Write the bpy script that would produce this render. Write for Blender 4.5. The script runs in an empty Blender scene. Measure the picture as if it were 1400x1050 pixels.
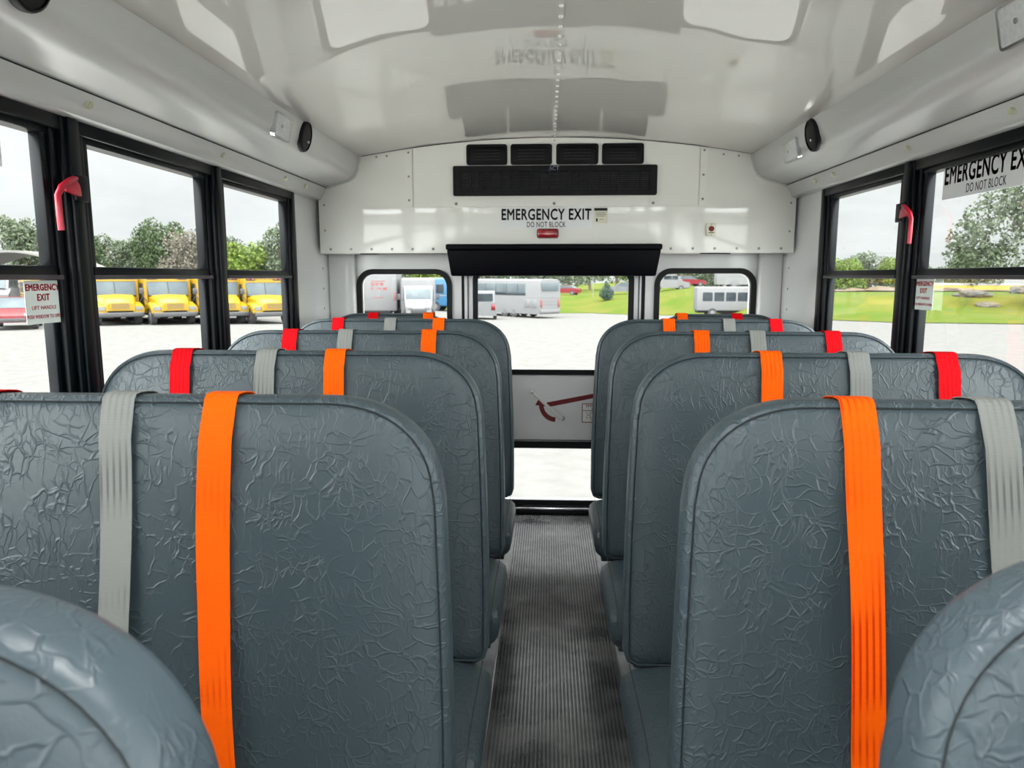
import bpy, bmesh, math, random
import numpy as np
from mathutils import Vector, Matrix, Euler
from mathutils import noise as mnoise
R = math.radians
scene = bpy.context.scene
COL = scene.collection

# ------------------------------------------------------------------ camera
F = 1000.0
PITCH = math.atan(.147)
YAW = math.atan(.049 * math.cos(PITCH))
EYE = Vector((-.022, 0, 1.26))
cd = bpy.data.cameras.new('camera'); cam = bpy.data.objects.new('camera', cd); COL.objects.link(cam)
cam.location = EYE
cam.rotation_euler = (R(90) - PITCH, 0, YAW)
cd.sensor_width = 36; cd.lens = 36 * F / 1400
cd.clip_start = .02; cd.clip_end = 600
cd.dof.use_dof = True; cd.dof.focus_distance = 1.9; cd.dof.aperture_fstop = 8.5
scene.camera = cam

# ------------------------------------------------------------------ sky
w = bpy.data.worlds.new('world'); scene.world = w; w.use_nodes = True
nt = w.node_tree; nt.nodes.clear()
def N(nt, t, **k):
    n = nt.nodes.new(t)
    for a, b in k.items(): setattr(n, a, b)
    return n
def L(nt, a, b): nt.links.new(a, b)
tc = N(nt, 'ShaderNodeTexCoord'); sp = N(nt, 'ShaderNodeSeparateXYZ'); L(nt, tc.outputs['Generated'], sp.inputs[0])
cr = N(nt, 'ShaderNodeValToRGB'); L(nt, sp.outputs['Z'], cr.inputs[0])
e = cr.color_ramp.elements
SKY_H = 1.40; SKY_Z = .95; FILL_GLOW = 10.0
def g(v, t=(1, 1, 1)): return (v * t[0] / 5, v * t[1] / 5, v * t[2] / 5, 1)
e[0].position = 0.0; e[0].color = g(SKY_H * .93, (.97, 1, 1))
e[1].position = 1.0; e[1].color = g(3.2)
a = cr.color_ramp.elements.new(.8); a.color = g(SKY_Z)
a = cr.color_ramp.elements.new(.22); a.color = g(SKY_H * 1.12, (.99, 1, 1.01))
a = cr.color_ramp.elements.new(.45); a.color = g(1.2)
mp = N(nt, 'ShaderNodeMapping'); mp.inputs['Scale'].default_value = (1, 1, 2.6); L(nt, tc.outputs['Generated'], mp.inputs[0])
nz = N(nt, 'ShaderNodeTexNoise'); nz.inputs['Scale'].default_value = 5; nz.inputs['Detail'].default_value = 6; nz.inputs['Roughness'].default_value = .55
L(nt, mp.outputs[0], nz.inputs['Vector'])
mr = N(nt, 'ShaderNodeMapRange'); L(nt, nz.outputs[0], mr.inputs[0])
mr.inputs[1].default_value = .3; mr.inputs[2].default_value = .7; mr.inputs[3].default_value = .86; mr.inputs[4].default_value = 1.08
mx = N(nt, 'ShaderNodeVectorMath', operation='SCALE'); L(nt, cr.outputs[0], mx.inputs[0]); L(nt, mr.outputs[0], mx.inputs['Scale'])
# added glow: unseen sky behind and beside the camera brightened to light the interior
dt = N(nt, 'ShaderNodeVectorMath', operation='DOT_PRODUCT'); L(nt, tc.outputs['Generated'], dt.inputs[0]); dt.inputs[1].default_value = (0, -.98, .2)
dm = N(nt, 'ShaderNodeMapRange', interpolation_type='SMOOTHSTEP'); L(nt, dt.outputs['Value'], dm.inputs[0]); dm.inputs[1].default_value = -.72; dm.inputs[2].default_value = .15; dm.inputs[3].default_value = 1; dm.inputs[4].default_value = FILL_GLOW
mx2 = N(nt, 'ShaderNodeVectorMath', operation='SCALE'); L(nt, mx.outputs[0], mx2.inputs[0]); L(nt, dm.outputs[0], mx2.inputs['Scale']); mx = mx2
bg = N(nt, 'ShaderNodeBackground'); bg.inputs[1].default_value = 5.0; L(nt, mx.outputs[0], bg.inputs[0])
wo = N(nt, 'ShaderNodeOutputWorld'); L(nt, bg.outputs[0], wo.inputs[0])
sd = bpy.data.lights.new('sun', 'SUN'); sd.energy = 1.2; sd.angle = R(35); sd.color = (1, .97, .92)
so = bpy.data.objects.new('sun', sd); COL.objects.link(so); so.rotation_euler = (R(32), R(-14), 0)

scene.view_settings.view_transform = 'Standard'; scene.view_settings.look = 'None'
scene.view_settings.gamma = 1; scene.view_settings.use_curve_mapping = False
scene.view_settings.exposure = -0.27

# ------------------------------------------------------------------ helpers
def srgb(r, g, b):
    f = lambda c: (c / 255 / 12.92) if c / 255 <= .04045 else ((c / 255 + .055) / 1.055) ** 2.4
    return (f(r), f(g), f(b), 1)
def mat(name, col, rough=.5, metal=0, spec=.5, coat=0, **k):
    m = bpy.data.materials.new(name); m.use_nodes = True
    b = m.node_tree.nodes['Principled BSDF']
    b.inputs['Base Color'].default_value = col if len(col) == 4 else (*col, 1)
    b.inputs['Roughness'].default_value = rough; b.inputs['Metallic'].default_value = metal
    b.inputs['Specular IOR Level'].default_value = spec; b.inputs['Coat Weight'].default_value = coat
    b.inputs['Coat Roughness'].default_value = .05
    n = k.get('noise')
    if n:                                        # noise = (scale, colour2, bump)
        nt = m.node_tree
        tc = N(nt, 'ShaderNodeTexCoord'); nz = N(nt, 'ShaderNodeTexNoise'); nz.inputs['Scale'].default_value = n[0]
        nz.inputs['Detail'].default_value = k.get('detail', 5)
        L(nt, tc.outputs['Object'], nz.inputs['Vector'])
        mr = N(nt, 'ShaderNodeMapRange'); mr.inputs[1].default_value = .35; mr.inputs[2].default_value = .65
        L(nt, nz.outputs[0], mr.inputs[0])
        mixn = N(nt, 'ShaderNodeMix', data_type='RGBA')
        L(nt, mr.outputs[0], mixn.inputs[0])
        mixn.inputs[6].default_value = col if len(col) == 4 else (*col, 1)
        c2 = n[1]; mixn.inputs[7].default_value = c2 if len(c2) == 4 else (*c2, 1)
        L(nt, mixn.outputs[2], b.inputs['Base Color'])
        if n[2]:
            bp = N(nt, 'ShaderNodeBump'); bp.inputs['Strength'].default_value = n[2]; bp.inputs['Distance'].default_value = k.get('dist', .01)
            L(nt, nz.outputs[0], bp.inputs['Height']); L(nt, bp.outputs[0], b.inputs['Normal'])
    return m

class MB:
    def __init__(s): s.bm = bmesh.new()
    def hexa(s, P, bev=0, seg=2):
        v = [s.bm.verts.new(p) for p in P]
        fs = [s.bm.faces.new([v[i] for i in q]) for q in ((0, 3, 2, 1), (4, 5, 6, 7), (0, 1, 5, 4), (1, 2, 6, 5), (2, 3, 7, 6), (3, 0, 4, 7))]
        if bev:
            es = list({e for f in fs for e in f.edges})
            bmesh.ops.bevel(s.bm, geom=es + v, offset=bev, segments=seg, profile=.5, affect='EDGES')
        return s
    def box(s, x0, x1, y0, y1, z0, z1, bev=0, seg=2):
        return s.hexa([(x0, y0, z0), (x1, y0, z0), (x1, y1, z0), (x0, y1, z0), (x0, y0, z1), (x1, y0, z1), (x1, y1, z1), (x0, y1, z1)], bev, seg)
    def taper(s, x0, x1, h0, a0, b0, h1, a1, b1, bev=0, seg=2):   # along x, half width h, z a..b
        return s.hexa([(x0, -h0, a0), (x1, -h1, a1), (x1, h1, a1), (x0, h0, a0), (x0, -h0, b0), (x1, -h1, b1), (x1, h1, b1), (x0, h0, b0)], bev, seg)
    def loft(s, rings, close=True, caps=True):
        V = [[s.bm.verts.new(p) for p in r] for r in rings]
        n = len(V[0])
        for i in range(len(V) - 1):
            for j in range(n if close else n - 1):
                k = (j + 1) % n
                s.bm.faces.new((V[i][j], V[i][k], V[i + 1][k], V[i + 1][j]))
        if caps and close:
            s.bm.faces.new(V[0][::-1]); s.bm.faces.new(V[-1])
        return s
    def cyl(s, p0, p1, r0, r1=None, n=16):
        r1 = r0 if r1 is None else r1
        p0 = Vector(p0); p1 = Vector(p1); d = (p1 - p0).normalized()
        u = d.orthogonal().normalized(); v = d.cross(u)
        cs = [(math.cos(2 * math.pi * i / n), math.sin(2 * math.pi * i / n)) for i in range(n)]
        return s.loft([[p + (u * c + v * q) * r for c, q in cs] for p, r in ((p0, r0), (p1, r1))])
    def tube(s, pts, r, n=10):
        pts = [Vector(p) for p in pts]; rings = []; u = None
        for i, p in enumerate(pts):
            d = (pts[min(i + 1, len(pts) - 1)] - pts[max(i - 1, 0)]).normalized()
            if u is None: u = d.orthogonal().normalized()
            else: u = (u - d * u.dot(d)).normalized()
            v = d.cross(u); rr = r[i] if isinstance(r, (list, tuple)) else r
            rings.append([p + (u * math.cos(2 * math.pi * k / n) + v * math.sin(2 * math.pi * k / n)) * rr for k in range(n)])
        return s.loft(rings)
    def prism(s, pts, f0, f1):                   # pts 2d, f0/f1 map (a,b)->xyz
        return s.loft([[f0(*p) for p in pts], [f1(*p) for p in pts]])
    def ring(s, outer, inner, f0, f1):           # frame between two outlines of equal count
        n = len(outer)
        A = [s.bm.verts.new(f0(*p)) for p in outer]; B = [s.bm.verts.new(f0(*p)) for p in inner]
        C = [s.bm.verts.new(f1(*p)) for p in outer]; D = [s.bm.verts.new(f1(*p)) for p in inner]
        for i in range(n):
            j = (i + 1) % n
            for q in ((A[i], A[j], B[j], B[i]), (C[j], C[i], D[i], D[j]), (A[j], A[i], C[i], C[j]), (B[i], B[j], D[j], D[i])):
                s.bm.faces.new(q)
        return s
    def plate(s, outer, holes, f0, f1):          # plate with holes
        es = []
        for loop in [outer] + holes:
            vs = [s.bm.verts.new(f0(*p)) for p in loop]
            es += [s.bm.edges.new((vs[i], vs[(i + 1) % len(vs)])) for i in range(len(vs))]
        r = bmesh.ops.triangle_fill(s.bm, use_beauty=True, edges=es)
        fs = [x for x in r['geom'] if isinstance(x, bmesh.types.BMFace)]
        ex = bmesh.ops.extrude_face_region(s.bm, geom=fs)
        d = Vector(f1(0, 0)) - Vector(f0(0, 0))
        bmesh.ops.translate(s.bm, vec=d, verts=[x for x in ex['geom'] if isinstance(x, bmesh.types.BMVert)])
        return s
    def split(s, name, m, parent=None, ang=40, M=None, **k):
        """each loose piece becomes an object of its own"""
        s.bm.verts.ensure_lookup_table(); s.bm.verts.index_update()
        seen = set(); out = []
        for v0 in s.bm.verts:
            if v0.index in seen: continue
            st = [v0]; isl = []; seen.add(v0.index)
            while st:
                q = st.pop(); isl.append(q)
                for e_ in q.link_edges:
                    o_ = e_.other_vert(q)
                    if o_.index not in seen: seen.add(o_.index); st.append(o_)
            b = MB(); mp_ = {q.index: b.bm.verts.new(q.co) for q in isl}
            for f in {f for q in isl for f in q.link_faces}: b.bm.faces.new([mp_[q.index] for q in f.verts])
            out.append(b.build(name, m, parent, ang, M, **k))
        s.bm.free()
        return out
    def build(s, name, m, parent=None, ang=40, M=None, **k):
        if M is not None: s.bm.transform(M)
        bmesh.ops.recalc_face_normals(s.bm, faces=s.bm.faces)
        me = bpy.data.meshes.new(name); s.bm.to_mesh(me); s.bm.free()
        me.polygons.foreach_set('use_smooth', [ang > 0] * len(me.polygons))
        if 0 < ang < 180: me.set_sharp_from_angle(angle=R(ang))
        me.materials.append(m)
        o = bpy.data.objects.new(name, me); COL.objects.link(o)
        if parent: o.parent = parent
        tag(o, **k)
        return o
def tag(o, label=None, cat=None, group=None, kind=None):
    for a, b in (('label', label), ('category', cat), ('group', group), ('kind', kind)):
        if b: o[a] = b
    return o
def empty(name, loc=(0, 0, 0), rz=0, **k):
    o = bpy.data.objects.new(name, None); COL.objects.link(o); o.empty_display_size = .1
    o.location = loc; o.rotation_euler = (0, 0, rz)
    return tag(o, **k)
def copy_tree(o, parent=None):
    c = o.copy(); COL.objects.link(c)
    if parent: c.parent = parent
    for ch in list(o.children): copy_tree(ch, c)
    return c
def rr(x0, x1, z0, z1, r, n=6):
    p = []
    for cx, cz, a in ((x1 - r, z1 - r, 0), (x0 + r, z1 - r, 90), (x0 + r, z0 + r, 180), (x1 - r, z0 + r, 270)):
        for i in range(n + 1):
            t = R(a + 90 * i / n); p.append((cx + r * math.cos(t), cz + r * math.sin(t)))
    return p
def rect(x0, x1, z0, z1): return [(x0, z0), (x1, z0), (x1, z1), (x0, z1)]
def fy(y): return lambda a, b: (a, y, b)
def fx(x): return lambda a, b: (x, a, b)
def text(name, s, w, h, mtl, parent, M, bold=0.0, thick=.0006, **k):
    """lettering fitted in a w x h box centred on the origin of M's x-z plane, read from -y"""
    c = bpy.data.curves.new('t', 'FONT'); c.body = s; c.resolution_u = 3
    c.align_x = 'CENTER'; c.space_character = 1.08
    t = bpy.data.objects.new('t', c); COL.objects.link(t)
    me = bpy.data.meshes.new_from_object(t)
    bpy.data.objects.remove(t); bpy.data.curves.remove(c)
    co = np.array([v.co[:] for v in me.vertices]); mn, mxx = co.min(0), co.max(0)
    bm = bmesh.new(); bm.from_mesh(me)
    if bold:
        nv = len(bm.verts); q = bold * 1.3
        for dx, dz in ((q, 0), (-q, 0), (0, q), (0, -q)):
            n0 = len(bm.verts); bm.from_mesh(me); bm.verts.ensure_lookup_table()
            for v in bm.verts[n0:]: v.co.x += dx; v.co.y += dz
    bpy.data.meshes.remove(me)
    for v in bm.verts:
        x = (v.co.x - (mn[0] + mxx[0]) / 2) / (mxx[0] - mn[0]) * w
        z = (v.co.y - (mn[1] + mxx[1]) / 2) / (mxx[1] - mn[1]) * h
        v.co = Vector((x, 0, z))
    ex = bmesh.ops.extrude_face_region(bm, geom=bm.faces[:])
    bmesh.ops.translate(bm, vec=(0, -thick, 0), verts=[x for x in ex['geom'] if isinstance(x, bmesh.types.BMVert)])
    b = MB(); b.bm.free(); b.bm = bm
    return b.build(name, mtl, parent, ang=0, M=M, **k)

# point where the photograph's pixel meets a plane
_fw = Vector((-math.sin(YAW) * math.cos(PITCH), math.cos(YAW) * math.cos(PITCH), -math.sin(PITCH)))
_rt = Vector((math.cos(YAW), math.sin(YAW), 0)); _up = _rt.cross(_fw)
def at(px, py, ax, v):
    d = _fw + _rt * ((px - 700) / F) - _up * ((py - 525) / F)
    return EYE + d * ((v - EYE[ax]) / d[ax])

# ------------------------------------------------------------------ materials
def paint(name, col, rough, wav, wscale, dist):
    m = mat(name, col, rough, spec=.6)
    nt = m.node_tree; b = nt.nodes['Principled BSDF']
    tc = N(nt, 'ShaderNodeTexCoord'); mp = N(nt, 'ShaderNodeMapping'); mp.inputs['Scale'].default_value = wscale
    nz = N(nt, 'ShaderNodeTexNoise'); nz.inputs['Scale'].default_value = 1; nz.inputs['Detail'].default_value = 1.5
    L(nt, tc.outputs['Object'], mp.inputs[0]); L(nt, mp.outputs[0], nz.inputs['Vector'])
    bp = N(nt, 'ShaderNodeBump'); bp.inputs['Strength'].default_value = wav; bp.inputs['Distance'].default_value = dist
    L(nt, nz.outputs[0], bp.inputs['Height']); L(nt, bp.outputs[0], b.inputs['Normal'])
    return m
M_ceil = paint('ceiling_enamel', (.60, .595, .555), .012, 1, (2.2, 1.6, 1), .006)
M_ceil.node_tree.nodes['Principled BSDF'].inputs['IOR'].default_value = 2.0
M_cove = paint('cove_paint', (.56, .57, .555), .22, .6, (3, 2, 3), .004)
M_wall = paint('wall_paint', (.66, .67, .665), .16, .6, (3, 3, 3), .004)
M_head = paint('header_paint', (.84, .84, .79), .07, .8, (3.5, 3, 3.5), .005)
M_plate = paint('panel_paint', (.86, .86, .81), .16, .4, (4, 4, 4), .003)
M_black = mat('black_aluminium', srgb(3, 8, 13), .32, spec=.18, noise=(9, srgb(7, 13, 19), 0))
M_gasket = mat('black_rubber', srgb(4, 5, 8), .5, spec=.25, noise=(30, srgb(7, 8, 11), 0))
M_vis = mat('black_vinyl_pad', srgb(2, 2, 8), .55, spec=.10, noise=(160, srgb(4, 4, 11), .3), dist=.001)
M_plastic = mat('black_plastic', srgb(3, 3, 8), .45, spec=.25, noise=(20, srgb(5, 5, 10), 0))
M_dark = mat('dark_recess', srgb(9, 9, 12), .8, noise=(20, srgb(12, 12, 14), 0))
M_rail = mat('grey_sash_rail', srgb(70, 66, 72), .4, noise=(10, srgb(60, 56, 62), 0))
M_screw = mat('screw_metal', srgb(165, 165, 160), .35, .3, noise=(40, srgb(120, 120, 116), 0))
M_button = mat('cream_plug', srgb(206, 208, 176), .5, noise=(60, srgb(190, 192, 165), 0))
M_red = mat('red_handle_plastic', srgb(190, 24, 52), .28, noise=(30, srgb(170, 20, 45), 0))
M_redl = mat('red_lens', srgb(165, 8, 16), .12, coat=.6, noise=(70, srgb(120, 4, 10), .3), dist=.002)
M_dred = mat('dark_red_ink', srgb(120, 10, 20), .5, noise=(30, srgb(110, 8, 18), 0))
M_ink = mat('black_ink', srgb(16, 16, 20), .6, noise=(30, srgb(20, 20, 24), 0))
M_rink = mat('red_ink', srgb(214, 22, 58), .6, noise=(30, srgb(205, 20, 50), 0))
M_paper = mat('white_vinyl_sticker', (.80, .82, .82), .4, noise=(12, (.77, .79, .79), 0))
M_cream = mat('cream_sticker', (.78, .76, .60), .4, noise=(30, (.74, .72, .58), 0))
M_chrome = mat('chrome_bezel', (.62, .63, .64), .18, 1, noise=(6, (.55, .56, .57), 0))
M_lens = mat('frosted_lens', (.72, .74, .74), .12, coat=.5, noise=(90, (.62, .64, .64), .5), dist=.003)
M_steel = mat('painted_steel_leg', srgb(60, 64, 66), .4, noise=(20, srgb(50, 54, 56), 0))
M_wmetal = mat('white_metal', (.72, .72, .70), .25, noise=(15, (.66, .66, .64), 0))
M_thread = mat('seam_thread', srgb(24, 30, 33), .7, noise=(80, srgb(32, 38, 40), 0))

def glass(name, tint, refl=1.0):
    m = bpy.data.materials.new(name); m.use_nodes = True; nt = m.node_tree; nt.nodes.clear()
    t = N(nt, 'ShaderNodeBsdfTransparent'); t.inputs[0].default_value = (*tint, 1)
    gl = N(nt, 'ShaderNodeBsdfGlossy'); gl.inputs['Roughness'].default_value = .02
    fr = N(nt, 'ShaderNodeFresnel'); fr.inputs[0].default_value = 1.35
    mu = N(nt, 'ShaderNodeMath', operation='MULTIPLY'); mu.inputs[1].default_value = refl; L(nt, fr.outputs[0], mu.inputs[0])
    mx = N(nt, 'ShaderNodeMixShader'); L(nt, mu.outputs[0], mx.inputs[0]); L(nt, t.outputs[0], mx.inputs[1]); L(nt, gl.outputs[0], mx.inputs[2])
    o = N(nt, 'ShaderNodeOutputMaterial'); L(nt, mx.outputs[0], o.inputs[0])
    return m
M_glass = glass('window_glass', (.84, .87, .86), .12)

def vinyl():
    m = mat('crinkled_grey_vinyl', (.042, .061, .071), .40, spec=.45)
    nt = m.node_tree; b = nt.nodes['Principled BSDF']
    tc = N(nt, 'ShaderNodeTexCoord'); oi = N(nt, 'ShaderNodeObjectInfo')
    off = N(nt, 'ShaderNodeVectorMath', operation='SCALE'); off.inputs[0].default_value = (9.1, 5.3, 7.7); L(nt, oi.outputs['Random'], off.inputs['Scale'])
    ad = N(nt, 'ShaderNodeVectorMath', operation='ADD'); L(nt, tc.outputs['Object'], ad.inputs[0]); L(nt, off.outputs[0], ad.inputs[1])
    hs = []
    for k, (rot, sc, seed, wd) in enumerate((((.2, .5, .3), (44, 40, 18), 0, .030), ((.9, .2, 1.1), (20, 44, 46), 7, .030), ((.1, -.8, 2.0), (84, 46, 30), 13, .034))):
        dn = N(nt, 'ShaderNodeTexNoise'); dn.inputs['Scale'].default_value = 14; dn.inputs['Detail'].default_value = 3
        L(nt, ad.outputs[0], dn.inputs['Vector'])
        ds = N(nt, 'ShaderNodeVectorMath', operation='SCALE'); ds.inputs['Scale'].default_value = .05; L(nt, dn.outputs['Color'], ds.inputs[0])
        d2 = N(nt, 'ShaderNodeVectorMath', operation='ADD'); L(nt, ad.outputs[0], d2.inputs[0]); L(nt, ds.outputs[0], d2.inputs[1])
        mp = N(nt, 'ShaderNodeMapping'); mp.inputs['Rotation'].default_value = rot; mp.inputs['Scale'].default_value = sc; mp.inputs['Location'].default_value = (seed, seed, seed)
        L(nt, d2.outputs[0], mp.inputs[0])
        vo = N(nt, 'ShaderNodeTexVoronoi', feature='DISTANCE_TO_EDGE'); vo.inputs['Scale'].default_value = 1; L(nt, mp.outputs[0], vo.inputs['Vector'])
        mr = N(nt, 'ShaderNodeMapRange', interpolation_type='SMOOTHSTEP'); L(nt, vo.outputs[0], mr.inputs[0])
        mr.inputs[1].default_value = 0; mr.inputs[2].default_value = wd * 2.4; mr.inputs[3].default_value = 1; mr.inputs[4].default_value = 0
        mk = N(nt, 'ShaderNodeTexNoise'); mk.inputs['Scale'].default_value = 17; mk.inputs['Detail'].default_value = 1
        mm = N(nt, 'ShaderNodeMapping'); mm.inputs['Location'].default_value = (seed * 3.1, 4, seed); L(nt, ad.outputs[0], mm.inputs[0]); L(nt, mm.outputs[0], mk.inputs['Vector'])
        m2 = N(nt, 'ShaderNodeMapRange'); L(nt, mk.outputs[0], m2.inputs[0]); m2.inputs[1].default_value = .45; m2.inputs[2].default_value = .62
        mu = N(nt, 'ShaderNodeMath', operation='MULTIPLY'); L(nt, mr.outputs[0], mu.inputs[0]); L(nt, m2.outputs[0], mu.inputs[1])
        hs.append(mu)
    a1 = N(nt, 'ShaderNodeMath', operation='MAXIMUM'); L(nt, hs[0].outputs[0], a1.inputs[0]); L(nt, hs[1].outputs[0], a1.inputs[1])
    a2 = N(nt, 'ShaderNodeMath', operation='MAXIMUM'); L(nt, a1.outputs[0], a2.inputs[0]); L(nt, hs[2].outputs[0], a2.inputs[1])
    fn = N(nt, 'ShaderNodeTexNoise'); fn.inputs['Scale'].default_value = 420; fn.inputs['Detail'].default_value = 2; L(nt, ad.outputs[0], fn.inputs['Vector'])
    f2 = N(nt, 'ShaderNodeMath', operation='MULTIPLY_ADD'); L(nt, fn.outputs[0], f2.inputs[0]); f2.inputs[1].default_value = .16; L(nt, a2.outputs[0], f2.inputs[2])
    bp = N(nt, 'ShaderNodeBump'); bp.inputs['Strength'].default_value = .48; bp.inputs['Distance'].default_value = .0022
    L(nt, f2.outputs[0], bp.inputs['Height']); L(nt, bp.outputs[0], b.inputs['Normal'])
    return m
M_vinyl = vinyl()

def webbing(name, c1, c2):
    """woven belt: fine ribs along its length, u = position across"""
    m = mat(name, c1, .7, spec=.1); nt = m.node_tree; b = nt.nodes['Principled BSDF']
    tc = N(nt, 'ShaderNodeTexCoord'); sp = N(nt, 'ShaderNodeSeparateXYZ'); L(nt, tc.outputs['UV'], sp.inputs[0])
    st = N(nt, 'ShaderNodeMath', operation='MULTIPLY'); L(nt, sp.outputs[0], st.inputs[0]); st.inputs[1].default_value = 2 * math.pi * 5
    si = N(nt, 'ShaderNodeMath', operation='SINE'); L(nt, st.outputs[0], si.inputs[0])
    nz = N(nt, 'ShaderNodeTexNoise'); nz.inputs['Scale'].default_value = 6; L(nt, tc.outputs['Object'], nz.inputs['Vector'])
    n2 = N(nt, 'ShaderNodeMapRange'); n2.inputs[1].default_value = .45; n2.inputs[2].default_value = .62; L(nt, nz.outputs[0], n2.inputs[0])
    mr = N(nt, 'ShaderNodeMapRange'); L(nt, si.outputs[0], mr.inputs[0]); mr.inputs[1].default_value = .1; mr.inputs[2].default_value = .6
    mu = N(nt, 'ShaderNodeMath', operation='MULTIPLY'); L(nt, mr.outputs[0], mu.inputs[0]); L(nt, n2.outputs[0], mu.inputs[1])
    mix = N(nt, 'ShaderNodeMix', data_type='RGBA'); L(nt, mu.outputs[0], mix.inputs[0]); mix.inputs[6].default_value = c1; mix.inputs[7].default_value = c2
    L(nt, mix.outputs[2], b.inputs['Base Color'])
    wv = N(nt, 'ShaderNodeMath', operation='MULTIPLY'); L(nt, sp.outputs[1], wv.inputs[0]); wv.inputs[1].default_value = 2 * math.pi * 340
    ws = N(nt, 'ShaderNodeMath', operation='SINE'); L(nt, wv.outputs[0], ws.inputs[0])
    wa = N(nt, 'ShaderNodeMath', operation='ADD'); L(nt, ws.outputs[0], wa.inputs[0]); L(nt, si.outputs[0], wa.inputs[1])
    bp = N(nt, 'ShaderNodeBump'); bp.inputs['Strength'].default_value = .25; bp.inputs['Distance'].default_value = .0006
    L(nt, wa.outputs[0], bp.inputs['Height']); L(nt, bp.outputs[0], b.inputs['Normal'])
    return m
WEB = {'orange': webbing('orange_webbing', srgb(250, 94, 0), srgb(210, 52, 0)),
       'grey': webbing('grey_webbing', srgb(134, 136, 132), srgb(104, 105, 103)),
       'red': webbing('red_webbing', srgb(204, 0, 14), srgb(176, 0, 10))}

# ------------------------------------------------------------------ shell of the bus
XW = 1.15; YB = -3.3; YR = 3.80; YH = 3.56
# floor with rubber flooring
M_floor = mat('grey_floor_rubber', srgb(170, 172, 174), .2, spec=.5, noise=(7, srgb(138, 140, 144), .12), dist=.002)
MB().box(-1.17, 1.17, YB, YR, -.05, 0).build('floor', M_floor, kind='structure')
# ceiling, arched sheet metal with a lap seam
def zc(x): return 1.905 - .078 * (x / .9) ** 2
bm = MB()
xs = [-.93 + 1.86 * i / 30 for i in range(31)]
nY = 46
g0 = [[bm.bm.verts.new((x, YB + (YR - YB) * j / nY, zc(x) + .0022 * mnoise.noise(Vector((x * 3, (YB + (YR - YB) * j / nY) * 1.3, 0))))) for j in range(nY + 1)] for x in xs]
for i in range(30):
    for j in range(nY):
        yc = YB + (YR - YB) * (j + .5) / nY
        if abs(xs[i] + .031) < .34 and -.12 < yc < .60: continue          # roof opening added out of view to let skylight in
        bm.bm.faces.new((g0[i][j], g0[i + 1][j], g0[i + 1][j + 1], g0[i][j + 1]))
top = bmesh.ops.extrude_face_region(bm.bm, geom=bm.bm.faces[:])
bmesh.ops.translate(bm.bm, vec=(0, 0, .03), verts=[v for v in top['geom'] if isinstance(v, bmesh.types.BMVert)])
ceil = bm.build('ceiling', M_ceil, kind='structure', ang=60)
b = MB()
b.hexa([(.017, 0, 1.9035), (.075, 0, 1.9035), (.075, YH, 1.9035), (.017, YH, 1.9035), (.017, 0, 1.9065), (.075, 0, 1.9065), (.075, YH, 1.9065), (.017, YH, 1.9065)])
b.build('lap_strip', M_ceil, ceil)
b = MB(); y = 1.2
while y < YH - .02:
    b.cyl((.006, y, 1.9005), (.006, y, 1.906), .0045, .0075, 10); y += .075
b.split('rivet', M_wmetal, ceil)
MB().ring(rect(-.40, .40, -.22, .70), rect(-.325, .325, -.14, .62), lambda a_, b_: (a_, b_, 1.885), lambda a_, b_: (a_, b_, 1.96)).build('trim_added_hatch', M_wall, kind='structure')  # frame of the unseen hatch, added to light the nearest seats
# coves over the windows
prof = [(.918, 1.846), (.926, 1.80), (.936, 1.76), (.950, 1.733), (.975, 1.716), (1.005, 1.706), (1.035, 1.698), (1.06, 1.690), (1.078, 1.684), (1.085, 1.683),
        (1.090, 1.672), (1.100, 1.655), (1.108, 1.640), (1.111, 1.629), (1.120, 1.624), (1.17, 1.624), (1.17, 1.93), (.918, 1.93)]
for s, nm in ((-1, 'left'), (1, 'right')):
    c = MB().prism([(p[0] * s, p[1]) for p in prof], fy(YB), fy(3.62)).build('trim_cove_' + nm, M_cove, kind='structure', ang=35)
    b = MB()
    for y in ((-1.6, -.9, -.2, .45, 1.08, 1.735, 2.45, 3.03, 3.28) if s < 0 else (-1.6, -.9, -.2, .5, 1.2, 1.9, 2.42, 3.02, 3.22)):
        b.cyl((1.090 * s, y, 1.654), (1.110 * s, y, 1.662), .009, .009, 12)
    b.split('plug', M_button, c)
    MB().box(min(1.0835 * s, 1.089 * s), max(1.0835 * s, 1.089 * s), YB, 3.62, 1.679, 1.6815).build('joint_line', M_gasket, c)
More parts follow.
